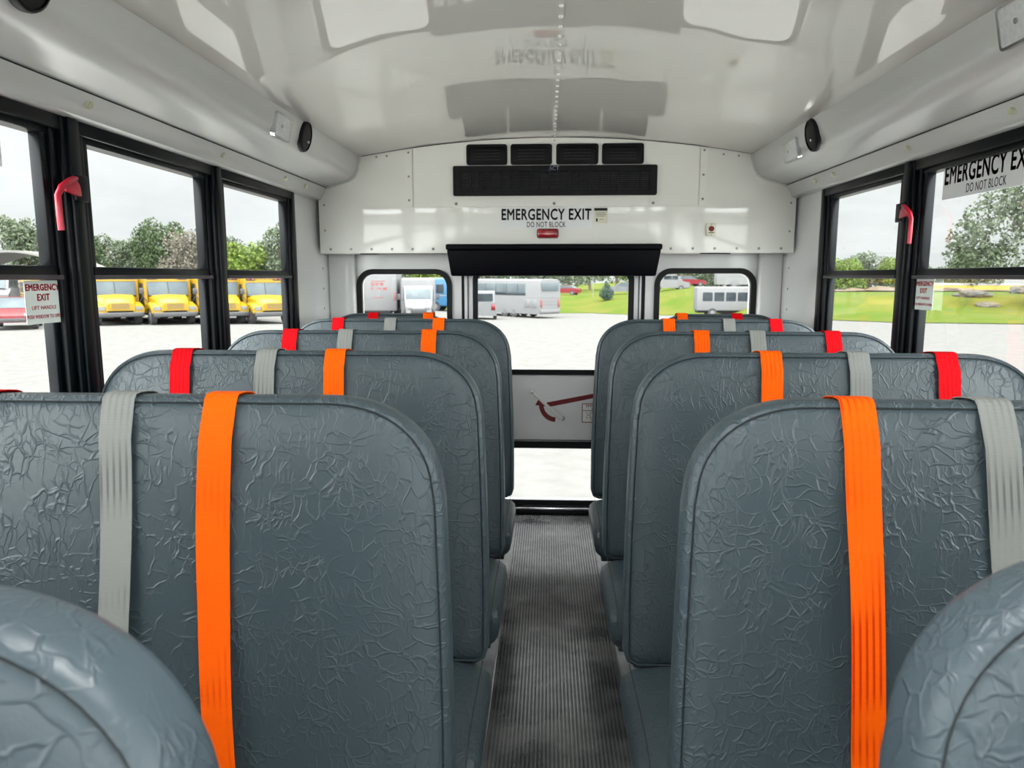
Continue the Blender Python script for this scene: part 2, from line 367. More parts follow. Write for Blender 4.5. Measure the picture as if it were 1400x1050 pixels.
# side walls: plate with window openings, each with a black window unit
PIT = .765; PIL = [1.64 + PIT * k for k in range(-6, 3)]     # start of each pillar (width .16)
ZS, ZT = .80, 1.628
for s, nm in ((-1, 'left'), (1, 'right')):
    f0, f1 = fx(s * 1.148), fx(s * 1.20)
    y0 = PIL[0] + .08; y1 = 3.25
    MB().plate(rect(YB, YR + .05, -.05, 1.95), [rect(y0, y1, ZS, ZT)], f0, f1).build('wall_' + nm, M_wall, kind='structure', ang=0)
wi = 0
def bar(b, s, y0, y1, z0, z1, xa, xb, bev=.003): b.box(min(s * xa, s * xb), max(s * xa, s * xb), y0, y1, z0, z1, bev)
wins = {}
for s in (-1, 1):
    for k in range(8):
        a = PIL[k] + .16; e_ = PIL[k + 1] if k < 7 else PIL[7] + PIT
        a = PIL[k] + .16; e_ = PIL[k + 1]
        wi += 1
        r0 = a - .08; r1 = e_ + .08
        if k == 7: r1 = 3.25
        pos = (('third', 'second', 'first')[k - 5] + ' from the rear') if k >= 5 else 'further forward'
        root = empty('window_%d' % wi, (s * 1.15, (a + e_) / 2, ZS), kind='structure')
        T = Matrix.Translation((-s * 1.15, -(a + e_) / 2, -ZS))
        b = MB()                                  # outer frame bars
        bar(b, s, r0, r1, ZT - .035, ZT, 1.138, 1.19); bar(b, s, r0, r1, ZS, ZS + .04, 1.138, 1.19)
        bar(b, s, r0, r0 + .035, ZS, ZT, 1.136, 1.19); bar(b, s, r1 - .035, r1, ZS, ZT, 1.136, 1.19)
        bar(b, s, r0 + .04, r0 + .062, ZS, ZT, 1.146, 1.19); bar(b, s, r1 - .062, r1 - .04, ZS, ZT, 1.146, 1.19)
        bar(b, s, r0, r1, ZT - .05, ZT - .03, 1.15, 1.19)
        b.build('frame', M_black, root, M=T)
        b = MB()                                  # upper sash
        bar(b, s, a - .018, a + .006, 1.265, ZT - .04, 1.152, 1.18); bar(b, s, e_ - .006, e_ + .018, 1.265, ZT - .04, 1.152, 1.18)
        bar(b, s, a - .01, e_ + .01, 1.255, 1.284, 1.148, 1.18)
        b.build('upper_sash', M_black, root, M=T)
        b = MB()                                  # lower sash
        bar(b, s, a - .018, a + .012, ZS + .03, 1.258, 1.160, 1.185); bar(b, s, e_ - .004, e_ + .018, ZS + .03, 1.258, 1.160, 1.185)
        bar(b, s, a, e_, ZS + .035, ZS + .07, 1.160, 1.185)
        b.build('lower_sash', M_black, root, M=T)
        b = MB(); bar(b, s, a - .02, e_ + .02, 1.2525, 1.2635, 1.140, 1.16, .002)
        b.build('pull_rail', M_rail, root, M=T)
        b = MB()
        b.loft([[(s * 1.168, a, 1.27), (s * 1.168, e_, 1.27), (s * 1.168, e_, ZT - .03), (s * 1.168, a, ZT - .03)]], caps=False)
        b.bm.faces.new(b.bm.verts[:]); b.build('upper_pane', M_glass, root, M=T, ang=0)
        b = MB()
        b.loft([[(s * 1.172, a, ZS), (s * 1.172, e_, ZS), (s * 1.172, e_, 1.26), (s * 1.172, a, 1.26)]], caps=False)
        b.bm.faces.new(b.bm.verts[:]); b.build('lower_pane', M_glass, root, M=T, ang=0)
        wins[(s, k)] = (root, T)
# mullion covers and red release handles
for s in (-1, 1):
    for k in range(1, 8):
        root, T = wins[(s, k)]
        p = PIL[k]
        b = MB(); bar(b, s, p + .062, p + .098, ZS, ZT - .002, 1.128, 1.16, .004)
        b.build('mullion', M_black, root, M=T)
for s, p in ((-1, 1.64), (1, 2.405)):
    root, T = wins[(s, 6 if s < 0 else 7)]
    X = 1.128
    yy = p + (.058 if s < 0 else .068)
    b = MB()
    b.box(min(s * (X - .012), s * X), max(s * (X - .012), s * X), yy - .004, yy + .044, 1.435, 1.495, .003)
    b.build('handle_mount', M_black, root, M=T)
    b = MB()
    pts = [(s * (X - .006), yy + .004, 1.486), (s * (X - .014), yy - .030, 1.476), (s * (X - .018), yy - .066, 1.458), (s * (X - .020), yy - .084, 1.438), (s * (X - .020), yy - .084, 1.395), (s * (X - .020), yy - .082, 1.362)]
    b.tube(pts, [.007, .0075, .0075, .007, .007, .007], 12)
    b.hexa([(s * (X - .006), yy - .002, 1.444), (s * (X - .012), yy - .048, 1.450), (s * (X - .020), yy - .048, 1.450), (s * (X - .014), yy + .014, 1.444),
            (s * (X - .006), yy - .002, 1.488), (s * (X - .012), yy - .056, 1.464), (s * (X - .020), yy - .056, 1.464), (s * (X - .010), yy + .014, 1.488)], .003)
    b.build('release_handle', M_red, root, M=T, label='red release handle')
# front end behind the camera: wall with the windscreen opening
MB().plate(rect(-1.19, 1.19, -.05, 1.95), [rr(-1.0, 1.0, .75, 1.62, .1)], fy(YB - .05), fy(YB)).build('wall_front', M_wall, kind='structure', ang=0)
# rear wall: lower wall with two windows and the door opening
holeL = rr(-.992, -.54, .93, 1.274, .062); holeR = rr(.545, 1.008, .93, 1.276, .062)
MB().plate(rect(-1.19, 1.19, -.05, 1.95), [holeL, holeR, rect(-.468, .476, .0, 1.44)], fy(YR), fy(YR + .05)).build('wall_rear', M_wall, kind='structure', ang=0)
for i, (h, x0, x1, zt) in enumerate(((holeL, -1.014, -.516, 1.298), (holeR, .521, 1.033, 1.302))):
    root = empty('window_%d' % (wi + 1 + i), ((x0 + x1) / 2, YR, .9), kind='structure')
    T = Matrix.Translation((-(x0 + x1) / 2, -YR, -.9))
    MB().ring(rr(x0, x1, .905, zt, .085), rr(x0 + .027, x1 - .027, .932, zt - .027, .06), fy(YR - .014), fy(YR + .012)).build('frame', M_gasket, root, M=T)
    b = MB(); b.loft([[(x0 + .01, YR + .02, .92), (x1 - .01, YR + .02, .92), (x1 - .01, YR + .02, zt - .01), (x0 + .01, YR + .02, zt - .01)]], caps=False)
    b.bm.faces.new(b.bm.verts[:]); b.build('pane', M_glass, root, M=T, ang=0)
# corner posts
for s, nm, xi in ((-1, 'left', 1.014), (1, 'right', 1.034)):
    o = MB().box(min(s * xi, s * 1.148), max(s * xi, s * 1.148), 3.745, YR, 0, 1.45, .012, 3).build('trim_post_' + nm, M_wall, kind='structure')
    b = MB()
    for z in (1.30, 1.2, 1.1, 1.0): b.cyl((s * 1.149, 3.66, z), (s * 1.145, 3.66, z), .006, .004, 10)
    b.split('screw', M_screw, o)
# upper header box over the door, faces YH
b = MB(); b.box(-1.128, 1.135, YH, YR, 1.370, 1.93, .004)
head = b.build('trim_header', M_head, kind='structure')
b = MB()
for i in range(6):
    for s, x in ((-1, -1.075 + .1 * i), (1, .56 + .103 * i)):
        b.cyl((x, YH - .003, 1.391), (x, YH + .002, 1.391), .0045, .008, 10)
for p in ((-.84, 1.822), (-.79, 1.826), (.79, 1.822), (.86, 1.815), (-1.1, 1.60), (-1.1, 1.48), (1.11, 1.6), (1.11, 1.47)): b.cyl((p[0], YH - .003, p[1]), (p[0], YH + .002, p[1]), .004, .006, 10)
b.split('screw', M_screw, head)
b = MB(); b.box(-.92, .50 - .62, YH + .001, YH + .01, 1.3675, 1.3705)
b.box(-.93, -.84, YH - .002, YH + .01, 1.3655, 1.3705); b.box(.70, .84, YH - .002, YH + .01, 1.3655, 1.3705)
b.split('gap', M_dark, head)
# dark bead along the top where header meets ceiling
b = MB()
pts = [(x, YH - .003, zc(x) + .0005) for x in [-.91 + 1.82 * i / 30 for i in range(31)]]
b.tube(pts, .0028, 6); b.build('ceiling_bead', M_rail, head)
b = MB(); b.box(.80, .865, YH - .03, YH - .004, 1.843, 1.851, .002); b.box(.845, .858, YH - .05, YH - .01, 1.838, 1.846, .002)
b.build('cable_end', M_gasket, head)
# white cove end beads
for s in (-1, 1):
    pts = [(p[0] * s * .999, YH - .002, p[1] - .003) for p in prof[:10]]
    b = MB(); b.tube(pts, .006, 8); b.build('edge_bead', M_cove, head)

# ------------------------------------------------------------------ things on the rear header
ac = empty('air_conditioner', (0, YH, 1.59), label='ceiling air conditioner panel with black grille and four dark vents on rear header', cat='air conditioner')
T = Matrix.Translation((0, -YH, -1.59))
b = MB()
top_ = [(x, min(zc(x) - .004, 1.9)) for x in [.655 - 1.31 * i / 16 for i in range(17)]]
b.prism([(-.663, 1.588), (.678, 1.588)] + [(.678, zc(.678) - .004)] + top_ + [(-.663, zc(.663) - .004)], fy(YH - .010), fy(YH - .0005))
b.build('panel', M_plate, ac, M=T)
for x0, x1 in ((-.703, -.668), (.683, .716)):
    MB().prism([(x0, 1.588), (x1, 1.588), (x1, zc(x1) - .006), (x0, zc(x0) - .006)], fy(YH - .006), fy(YH - .0005)).build('side_strip', M_plate, ac, M=T)
b = MB()
for x in (-.686, .70):
    for z in (1.62, 1.73, 1.84): b.cyl((x, YH - .010, z), (x, YH - .005, z), .003, .006, 10)
for x in (-.46, .005, .47): b.cyl((x, YH - .014, 1.602), (x, YH - .009, 1.602), .005, .008, 12)
b.cyl((.005, YH - .013, 1.888), (.005, YH - .009, 1.888), .003, .003, 10)
b.split('screw', M_screw, ac, M=T)
gx0, gx1, gz0, gz1 = -.472, .484, 1.637, 1.774
yf = YH - .025
b = MB(); b.ring(rr(gx0, gx1, gz0, gz1, .008, 3), rr(gx0 + .034, gx1 - .034, gz0 + .022, gz1 - .026, .003, 3), fy(yf), fy(YH - .009))
gr = b.build('grille', M_plastic, ac, M=T)
MB().box(gx0 + .03, gx1 - .03, YH - .013, YH - .011, gz0 + .015, gz1 - .02).build('recess', M_dark, gr, M=T)
b = MB()
for i in range(11):
    z = gz0 + .026 + i * .0085
    b.hexa([(gx0 + .03, yf + .003, z), (gx1 - .03, yf + .003, z), (gx1 - .03, yf + .014, z + .003), (gx0 + .03, yf + .014, z + .003),
            (gx0 + .03, yf + .003, z + .0022), (gx1 - .03, yf + .003, z + .0022), (gx1 - .03, yf + .014, z + .0052), (gx0 + .03, yf + .014, z + .0052)])
b.build('louvre', mat('grille_louvre', srgb(44, 44, 52), .35, noise=(9, srgb(22, 22, 28), 0)), gr, M=T)
b = MB()
for i in range(20):
    x = gx0 + .034 + i * (gx1 - gx0 - .068) / 19
    b.box(x - .0045, x + .0045, yf + .001, yf + .014, gz0 + .02, gz1 - .024)
b.build('bar', M_plastic, gr, M=T)
text('logo', 'ACT', .046, .019, mat('logo_silver', srgb(215, 222, 240), .4, noise=(40, srgb(170, 180, 210), 0)), gr, T @ Matrix.Translation((.003, yf - .0006, 1.7615)), bold=.02)
for x0, x1 in ((-.409, -.216), (-.201, -.006), (.013, .210), (.226, .420)):
    b = MB(); b.ring(rr(x0, x1, 1.779, 1.873, .012, 4), rr(x0 + .012, x1 - .012, 1.789, 1.864, .006, 4), fy(YH - .016), fy(YH - .009))
    v = b.build('vent', M_plastic, ac, M=T)
    b = MB(); b.box(x0 + .01, x1 - .01, YH - .0125, YH - .010, 1.787, 1.866, .001)
    b.build('vent_face', M_plastic, v, M=T)
    b = MB()
    for q in range(4): b.box(x0 + .035, x1 - .035, YH - .0145, YH - .012, 1.803 + q * .014, 1.806 + q * .014)
    b.build('fin', mat('vent_fin', srgb(10, 10, 15), .4, noise=(20, srgb(16, 16, 20), 0)) if 'vent_fin' not in bpy.data.materials else bpy.data.materials['vent_fin'], v, M=T)

def sign(name, P, label, cat, w, h, MM, lines, paper=M_paper):
    r = empty(name, P, label=label, cat=cat)
    MB().prism(rr(-w / 2, w / 2, -h / 2, h / 2, .003, 2), fy(0), fy(-.0008)).build('backing', paper, r, M=MM)
    for (s, cx, cz, tw, th, mt, bold) in lines:
        text('lettering', s, tw, th, mt, r, MM @ Matrix.Translation((cx, -.0009, cz)), bold=bold, thick=.0004)
    return r
I = Matrix.Identity(4)
sign('emergency_exit_sign', (-.031, YH - .0005, 1.534), 'white emergency exit do not block sticker on rear header above red lamp', 'sign', .44, .10, I,
     [('EMERGENCY EXIT', 0, .018, .424, .050, M_ink, .020), ('DO NOT BLOCK', 0, -.029, .184, .025, M_ink, .006)])
r = sign('warning_sticker', (.226, YH - .0005, 1.546), 'small cream warning sticker right of the rear emergency exit sign', 'sticker', .064, .072, I,
     [('1', -.018, -.021, .006, .014, M_ink, .01)], M_cream)
for z_, w_ in ((.014, .050), (.008, .046), (.002, .050), (-.004, .040), (-.019, .026)):
    MB().box(-w_ / 2 + (.008 if z_ < -.01 else 0), w_ / 2, -.0013, -.0008, z_, z_ + .0016).build('print_line', M_ink, r)
MB().box(-.031, .031, -.0018, -.0008, .022, .034).build('header_band', M_ink, r)
lm = empty('marker_lamp', (-.024, YH, 1.463), label='small red rectangular marker lamp under the rear exit sign', cat='lamp')
MB().prism(rr(-.052, .052, -.023, .023, .012), fy(-.006), fy(0)).build('base', M_dred, lm)
MB().box(-.048, .048, -.022, -.005, -.019, .019, .007, 3).build('lens', M_redl, lm)
sw = empty('alarm_buzzer', (.744, YH, 1.478), label='small white alarm switch with dark round button right of rear header', cat='switch')
MB().box(-.022, .022, -.014, 0, -.030, .030, .004).build('plate', M_cream, sw)
MB().cyl((0, -.019, .004), (0, -.013, .004), .012, .013, 20).build('button', M_dred, sw)
MB().box(-.013, .013, -.0146, -.0138, -.016, -.012).build('print_line', M_ink, sw)
b = MB(); b.cyl((0, -.016, .024), (0, -.013, .024), .003, .003, 8); b.cyl((0, -.016, -.024), (0, -.013, -.024), .003, .003, 8); b.split('screw', M_screw, sw)
# padded bar above the emergency door
b = MB()
pp = [(-.505, 1.411), (-.505, 1.386), (-.502, 1.38), (-.489, 1.27), (-.484, 1.262), (.484, 1.262), (.490, 1.27), (.508, 1.38), (.511, 1.386), (.511, 1.411)]
pad = empty('header_pad', (0, YH, 1.26), label='long black padded crash bar above the rear emergency door', cat='pad')
Tp = Matrix.Translation((0, -YH, -1.26))
b = MB(); b.hexa([(-.486, YH - .03, 1.262), (.49, YH - .03, 1.262), (.49, YR - .005, 1.262), (-.486, YR - .005, 1.262), (-.503, YH - .055, 1.386), (.508, YH - .055, 1.386), (.508, YR - .005, 1.369), (-.503, YR - .005, 1.369)], .008, 3)
b.build('cushion', M_vis, pad, M=Tp)
b = MB(); b.box(-.507, .512, YH - .062, YH - .001, 1.384, 1.412, .008, 3); b.build('top_roll', M_vis, pad, M=Tp)

# ------------------------------------------------------------------ emergency door
DX0, DX1 = -.453, .457
door = empty('door_1', (0, YR, 0), kind='structure')
T = Matrix.Translation((0, -YR, 0))
up = rr(-.386, .394, .775, 1.27, .03); lo = rr(-.386, .394, .074, .356, .02)
MB().plate(rect(DX0, DX1, .02, 1.38), [up, lo], fy(YR + .003), fy(YR + .04)).build('panel', mat('door_paint', (.74, .75, .76), .25, noise=(4, (.70, .71, .72), 0)), door, M=T)
MB().ring(rr(-.409, .419, .751, 1.29, .045), rr(-.383, .391, .778, 1.265, .028), fy(YR - .006), fy(YR + .01)).build('upper_gasket', M_gasket, door, M=T)
MB().ring(rr(-.409, .419, .044, .394, .03), rr(-.383, .391, .072, .358, .02), fy(YR - .006), fy(YR + .01)).build('lower_gasket', M_gasket, door, M=T)
for nm, z0, z1 in (('upper_pane', .76, 1.28), ('lower_pane', .055, .38)):
    b = MB(); b.loft([[(-.4, YR + .016, z0), (.41, YR + .016, z0), (.41, YR + .016, z1), (-.4, YR + .016, z1)]], caps=False)
    b.bm.faces.new(b.bm.verts[:]); b.build(nm, M_glass, door, M=T, ang=0)
b = MB(); b.ring(rect(-.468, .476, 0, 1.44), rect(-.4535, .4575, .018, 1.39), fy(YR + .012), fy(YR + .05)); b.build('weather_seal', M_gasket, door, M=T)
b = MB(); b.box(-.437, -.431, YR - .002, YR + .004, .1, 1.3); b.box(.441, .447, YR - .002, YR + .004, .1, 1.3); b.split('edge_bead', M_rail, door, M=T)
# latch rod
hd = MB(); hd.cyl((-.098, YR - .03, .660), (-.098, YR + .003, .660), .009, .014, 18)
hd.hexa([(-.108, YR - .034, .662), (-.096, YR - .034, .676), (-.096, YR - .024, .676), (-.108, YR - .024, .662), (-.092, YR - .034, .648), (-.080, YR - .034, .662), (-.080, YR - .024, .662), (-.092, YR - .024, .648)], .002)
A = Vector((-.098, YR - .036, .660)); Bv = Vector((.058, YR - .036, .522)); d = (Bv - A).normalized(); n_ = Vector((-d.z, 0, d.x))
hd.hexa([A - n_ * .006, Bv - n_ * .010, Bv - n_ * .010 + Vector((0, .006, 0)), A - n_ * .006 + Vector((0, .006, 0)), A + n_ * .006, Bv + n_ * .010, Bv + n_ * .010 + Vector((0, .006, 0)), A + n_ * .006 + Vector((0, .006, 0))], .003)
hd.build('latch_handle', M_wmetal, door, M=T, label='white latch handle')
b = MB(); b.cyl((.062, YR - .022, .519), (.062, YR + .003, .519), .010, .012, 14); b.cyl((-.098, YR - .040, .660), (-.098, YR - .034, .660), .005, .005, 12); b.split('latch_pin', M_screw, door, M=T)
# decals on the door
b = MB(); st = [(-.045, .583), (-.02, .604), (.30, .668), (.30, .645), (.0, .582)]
b.prism(st, fy(YR + .0015), fy(YR + .003)); 
dec = b.build('stripe_decal', M_dred, door, M=T)
b = MB(); cx, cz, r_ = .028, .592, .092
pts = [(cx + r_ * math.cos(R(t)), cz + r_ * math.sin(R(t))) for t in range(182, 269, 6)]
pin = [(cx + (r_ - .024) * math.cos(R(t)), cz + (r_ - .024) * math.sin(R(t))) for t in range(182, 269, 6)]
b.prism(pts + pin[::-1], fy(YR + .0015), fy(YR + .003))
b.prism([(-.084, .589), (-.030, .583), (-.063, .627)], fy(YR + .0012), fy(YR + .0030))
b.build('arrow_decal', M_dred, door, M=T)
stk = MB(); stk.box(.162, .33, YR + .001, YR + .003, .498, .600); stk = stk.build('instruction_sticker', M_paper, door, M=T)
MB().ring(rect(.162, .33, .498, .600), rect(.166, .326, .502, .596), fy(YR + .0002), fy(YR + .001)).build('border', M_dred, stk, M=T)
MB().box(.166, .326, YR + .0002, YR + .001, .560, .563).build('rule', M_dred, stk, M=T)
text('lettering', 'EMERGENCY\nDOOR', .125, .028, M_dred, stk, T @ Matrix.Translation((.246, YR + .0009, .579)), bold=.01)
text('lettering', '1. LIFT HANDLE\nTO UNLATCH\n2. PUSH DOOR\nTO OPEN', .125, .048, M_dred, stk, T @ Matrix.Translation((.246, YR + .0009, .531)), bold=.005)
o = MB().box(-.468, .476, 3.755, YR + .012, 0, .040, .004).build('trim_threshold', M_gasket, kind='structure')
MB().box(-.468, .476, 3.752, 3.764, .034, .044, .002).build('threshold_edge', M_chrome, o)
MB().box(-.40, .41, YR - .008, YR, .400, .404).build('joint_line', M_rail, door, M=T)

# ------------------------------------------------------------------ stickers on the side windows
def side_M(s): return Matrix.Rotation(R(90) if s < 0 else R(-90), 4, 'Z')
sign('exit_sign', (-1.1665, 1.315, 1.535), 'white exit sign whose edge shows high on the nearest left window', 'sign', .43, .095, side_M(-1),
     [('EMERGENCY EXIT', 0, .018, .405, .050, M_ink, .020), ('DO NOT BLOCK', 0, -.028, .18, .024, M_ink, 0)])
sign('exit_sign', (1.1665, 2.108, 1.539), 'white emergency exit sign with large black letters on right window', 'sign', .44, .103, side_M(1),
     [('EMERGENCY EXIT', 0, .018, .42, .052, M_ink, .020), ('DO NOT BLOCK', 0, -.030, .184, .025, M_ink, 0)])
M_film = mat('translucent_sticker_film', (.72, .78, .74), .5, noise=(8, (.66, .72, .68), 0))
Ls = [('EMERGENCY', 0, .033, .11, .014, M_rink, .03), ('EXIT', 0, .011, .04, .014, M_rink, .03), ('LIFT HANDLE', 0, -.012, .080, .008, M_rink, .01), ('PUSH WINDOW TO OPEN', 0, -.032, .114, .008, M_rink, .012)]
sign('window_sticker', (-1.1578, 1.606, 1.203), 'pale sticker with red window exit instructions on left window', 'sticker', .118, .096, side_M(-1), Ls, M_film)
sign('window_sticker', (1.1578, 2.375, 1.205), 'pale sticker with red window exit instructions on right window', 'sticker', .118, .098, side_M(1), Ls, M_film)

# ------------------------------------------------------------------ speakers and dome lights on the coves
def cove_thing(s, y, z):
    tilt = math.atan2(.016, .075)
    x = .921 + (1.83 - z) * .2
    # local: -y of the thing looks into the aisle
    M = Matrix.Translation((s * x, y, z)) @ Matrix.Rotation(R(90) if s < 0 else R(-90), 4, 'Z') @ Matrix.Rotation(tilt, 4, 'X')
    return M
def place(o, M): o.matrix_world = M; return o
def speaker(s, y, z, label, r=.055):
    o = empty('speaker', label=label, cat='speaker', group=None); place(o, cove_thing(s, y, z))
    n = 40; cs = [(math.cos(2 * math.pi * i / n), math.sin(2 * math.pi * i / n)) for i in range(n)]
    def ringp(rad, yy): return [(c * rad, yy, q * rad * .98) for c, q in cs]
    MB().loft([ringp(r, .006), ringp(r, -.004), ringp(r * .95, -.010), ringp(r * .86, -.012), ringp(r * .84, -.006)]).build('rim', M_plastic, o)
    MB().loft([ringp(r * .84, -.007), ringp(r * .6, -.011), ringp(r * .3, -.013), ringp(r * .05, -.0135)]).build('mesh_cover', mat('speaker_mesh', srgb(20, 20, 26), .6, noise=(400, srgb(6, 6, 8), .6)) if 'speaker_mesh' not in bpy.data.materials else bpy.data.materials['speaker_mesh'], o)
    b = MB(); b.cyl((.01, -.017, -.016), (.01, -.012, -.016), .005, .006, 10); b.build('badge', M_chrome, o)
speaker(-1, 2.79, 1.776, 'black round speaker on left cove near the rear wall', .058)
speaker(1, 2.80, 1.766, 'black round speaker on right cove near the rear wall', .060)
speaker(-1, 1.32, 1.772, 'black round speaker on left cove at the top edge of view', .055)
def dome(s, y, z, label, w=.15, h=.082):
    o = empty('dome_light', label=label, cat='light'); place(o, cove_thing(s, y, z))
    MB().ring(rr(-w / 2, w / 2, -h / 2, h / 2, .012), rr(-w / 2 + .006, w / 2 - .006, -h / 2 + .006, h / 2 - .006, .008), fy(-.010), fy(.006)).build('bezel', M_chrome, o)
    MB().box(-w / 2 + .004, w / 2 - .004, -.010, .004, -h / 2 + .004, h / 2 - .004, .006, 3).build('lens', M_lens, o)
    b = MB(); b.cyl((-.02, -.013, 0), (-.02, -.009, 0), .006, .006, 12); b.build('bulb_cap', M_chrome, o)
dome(-1, 2.555, 1.765, 'chrome rimmed dome light on left cove beside rear speaker')
dome(1, 3.035, 1.752, 'chrome rimmed dome light on right cove beside rear speaker', .16)
dome(1, 1.60, 1.775, 'chrome rimmed dome light at the top right edge of view', .17, .09)

# ------------------------------------------------------------------ aisle mat
M_mat = mat('ribbed_black_rubber', srgb(70, 71, 73), .17, noise=(5, srgb(118, 119, 119), 0), detail=8)
M_mat.node_tree.nodes['Principled BSDF'].inputs['IOR'].default_value = 2.2
x0, x1 = -.182, .212; nR = 36
pr = [(x0 - .006, 0), (x0 - .006, .004)]
for i in range(nR):
    c = x0 + (i + .5) * (x1 - x0) / nR; h = (x1 - x0) / nR
    pr += [(c - h * .5, .003), (c - h * .30, .0068), (c + h * .22, .0068), (c + h * .42, .003)]
pr += [(x1 + .006, .004), (x1 + .006, 0)]
MB().prism(pr, fy(-2.6), fy(3.752)).build('aisle_mat', M_mat, ang=25, label='long ribbed dark rubber runner down the middle of the aisle', cat='mat')

# ------------------------------------------------------------------ seats
TILT = math.atan(.085 / .75); ZB = .335; HB = .755; TH = .070
def back_outline(w, grow, rt=.175, n=14):
    """outline of the backrest, half width w at the bottom, a little narrower above"""
    p = []
    def edge(v): return w - .018 * max(0, min(1, (v - .15) / .5)) ** 1.5
    hb = HB
    for i in range(9): v = .035 + (hb - .155 - .035) * i / 8; p.append((edge(v), v))
    for i in range(1, n + 1):
        t = i / n * math.pi / 2; c = max(0, math.cos(t)) ** .90; s_ = math.sin(t) ** .90
        p.append((edge(hb) - rt + rt * c, hb - .155 + .155 * s_))
    xr = edge(hb) - rt
    right = p; mid = [(xr * (1 - 2 * i / 8), hb) for i in range(1, 8)]
    left = [(-a_, b_) for a_, b_ in right[::-1]]
    bl = [(-w + .008, .012), (-w + .03, 0)]
    bot = [((-w + .03) * (1 - 2 * i / 8), 0) for i in range(1, 8)]
    br = [(w - .03, 0), (w - .008, .012)]
    return right + mid + left + bl + bot + br
def inset(p, d):
    n = len(p); out = []
    for i in range(n):
        a_ = Vector(p[i - 1]); c = Vector(p[i]); e2 = Vector(p[(i + 1) % n])
        t = (e2 - a_).normalized(); nn = Vector((-t.y, t.x))
        out.append((c.x + nn.x * d, c.y + nn.y * d))
    return out
def make_back(w):
    o = back_outline(w, 0)
    cxy = (0, HB / 2)
    def sc(k, p): return [(q[0] * k, cxy[1] + (q[1] - cxy[1]) * k) for q in p]
    def R3(p, y): return [(a_, y, b_) for a_, b_ in p]
    i14 = inset(o, .014)
    rings = [R3(sc(.04, i14), -.009), R3(sc(.3, i14), -.009), R3(sc(.6, i14), -.008), R3(sc(.82, i14), -.006), R3(sc(.93, i14), -.002), R3(inset(o, .020), .0005), R3(inset(o, .0145), .0035),
             R3(inset(o, .0120), .0060), R3(inset(o, .0100), .0025), R3(inset(o, .006), .004), R3(inset(o, .0025), .009), R3(o, .017), R3(o, .052), R3(inset(o, .003), .062), R3(inset(o, .012), .069),
             R3(sc(.93, i14), .071), R3(sc(.5, i14), .072), R3(sc(.04, i14), .072)]
    b = MB(); b.loft(rings)
    return b
def seam(w):
    o = inset(back_outline(w, 0), .0120)
    pts = [(a_, .0045, b_) for a_, b_ in o if b_ > .02]
    b = MB(); b.tube([p for p in pts if True], .0011, 5)
    return b
def make_cushion(w, D=.385):
    """bench cushion, puffed, z 0 is its top at the back"""
    rings = []
    Hh = .125
    n = 24; cs = []
    for i in range(n):                            # superellipse section in x-z
        t = 2 * math.pi * i / n
        cx = math.copysign(abs(math.cos(t)) ** .28, math.cos(t)); cz = math.copysign(abs(math.sin(t)) ** .55, math.sin(t))
        cs.append((cx, cz))
    for yy, k, zz in ((.02, .90, 0), (.0, .985, 0), (-.05, 1, .002), (-.15, 1.005, .008), (-.26, 1.005, .010), (-.33, 1, .004), (-.365, .975, -.006), (-.38, .90, -.014), (-.386, .75, -.018)):
        rings.append([((w + .012) * (1 - (1 - k) * .25) * c, yy, -Hh / 2 + zz + (Hh / 2) * k * q) for c, q in cs])
    b = MB(); b.loft(rings); return b
def cush_seam(w):
    b = MB()
    for s in (-1, 1): b.tube([(s * (w - .012), y_, z_) for y_, z_ in ((.0, .0005), (-.1, .0045), (-.2, .0085), (-.3, .0065), (-.35, -.004), (-.376, -.02), (-.386, -.05))], .0012, 5)
    return b
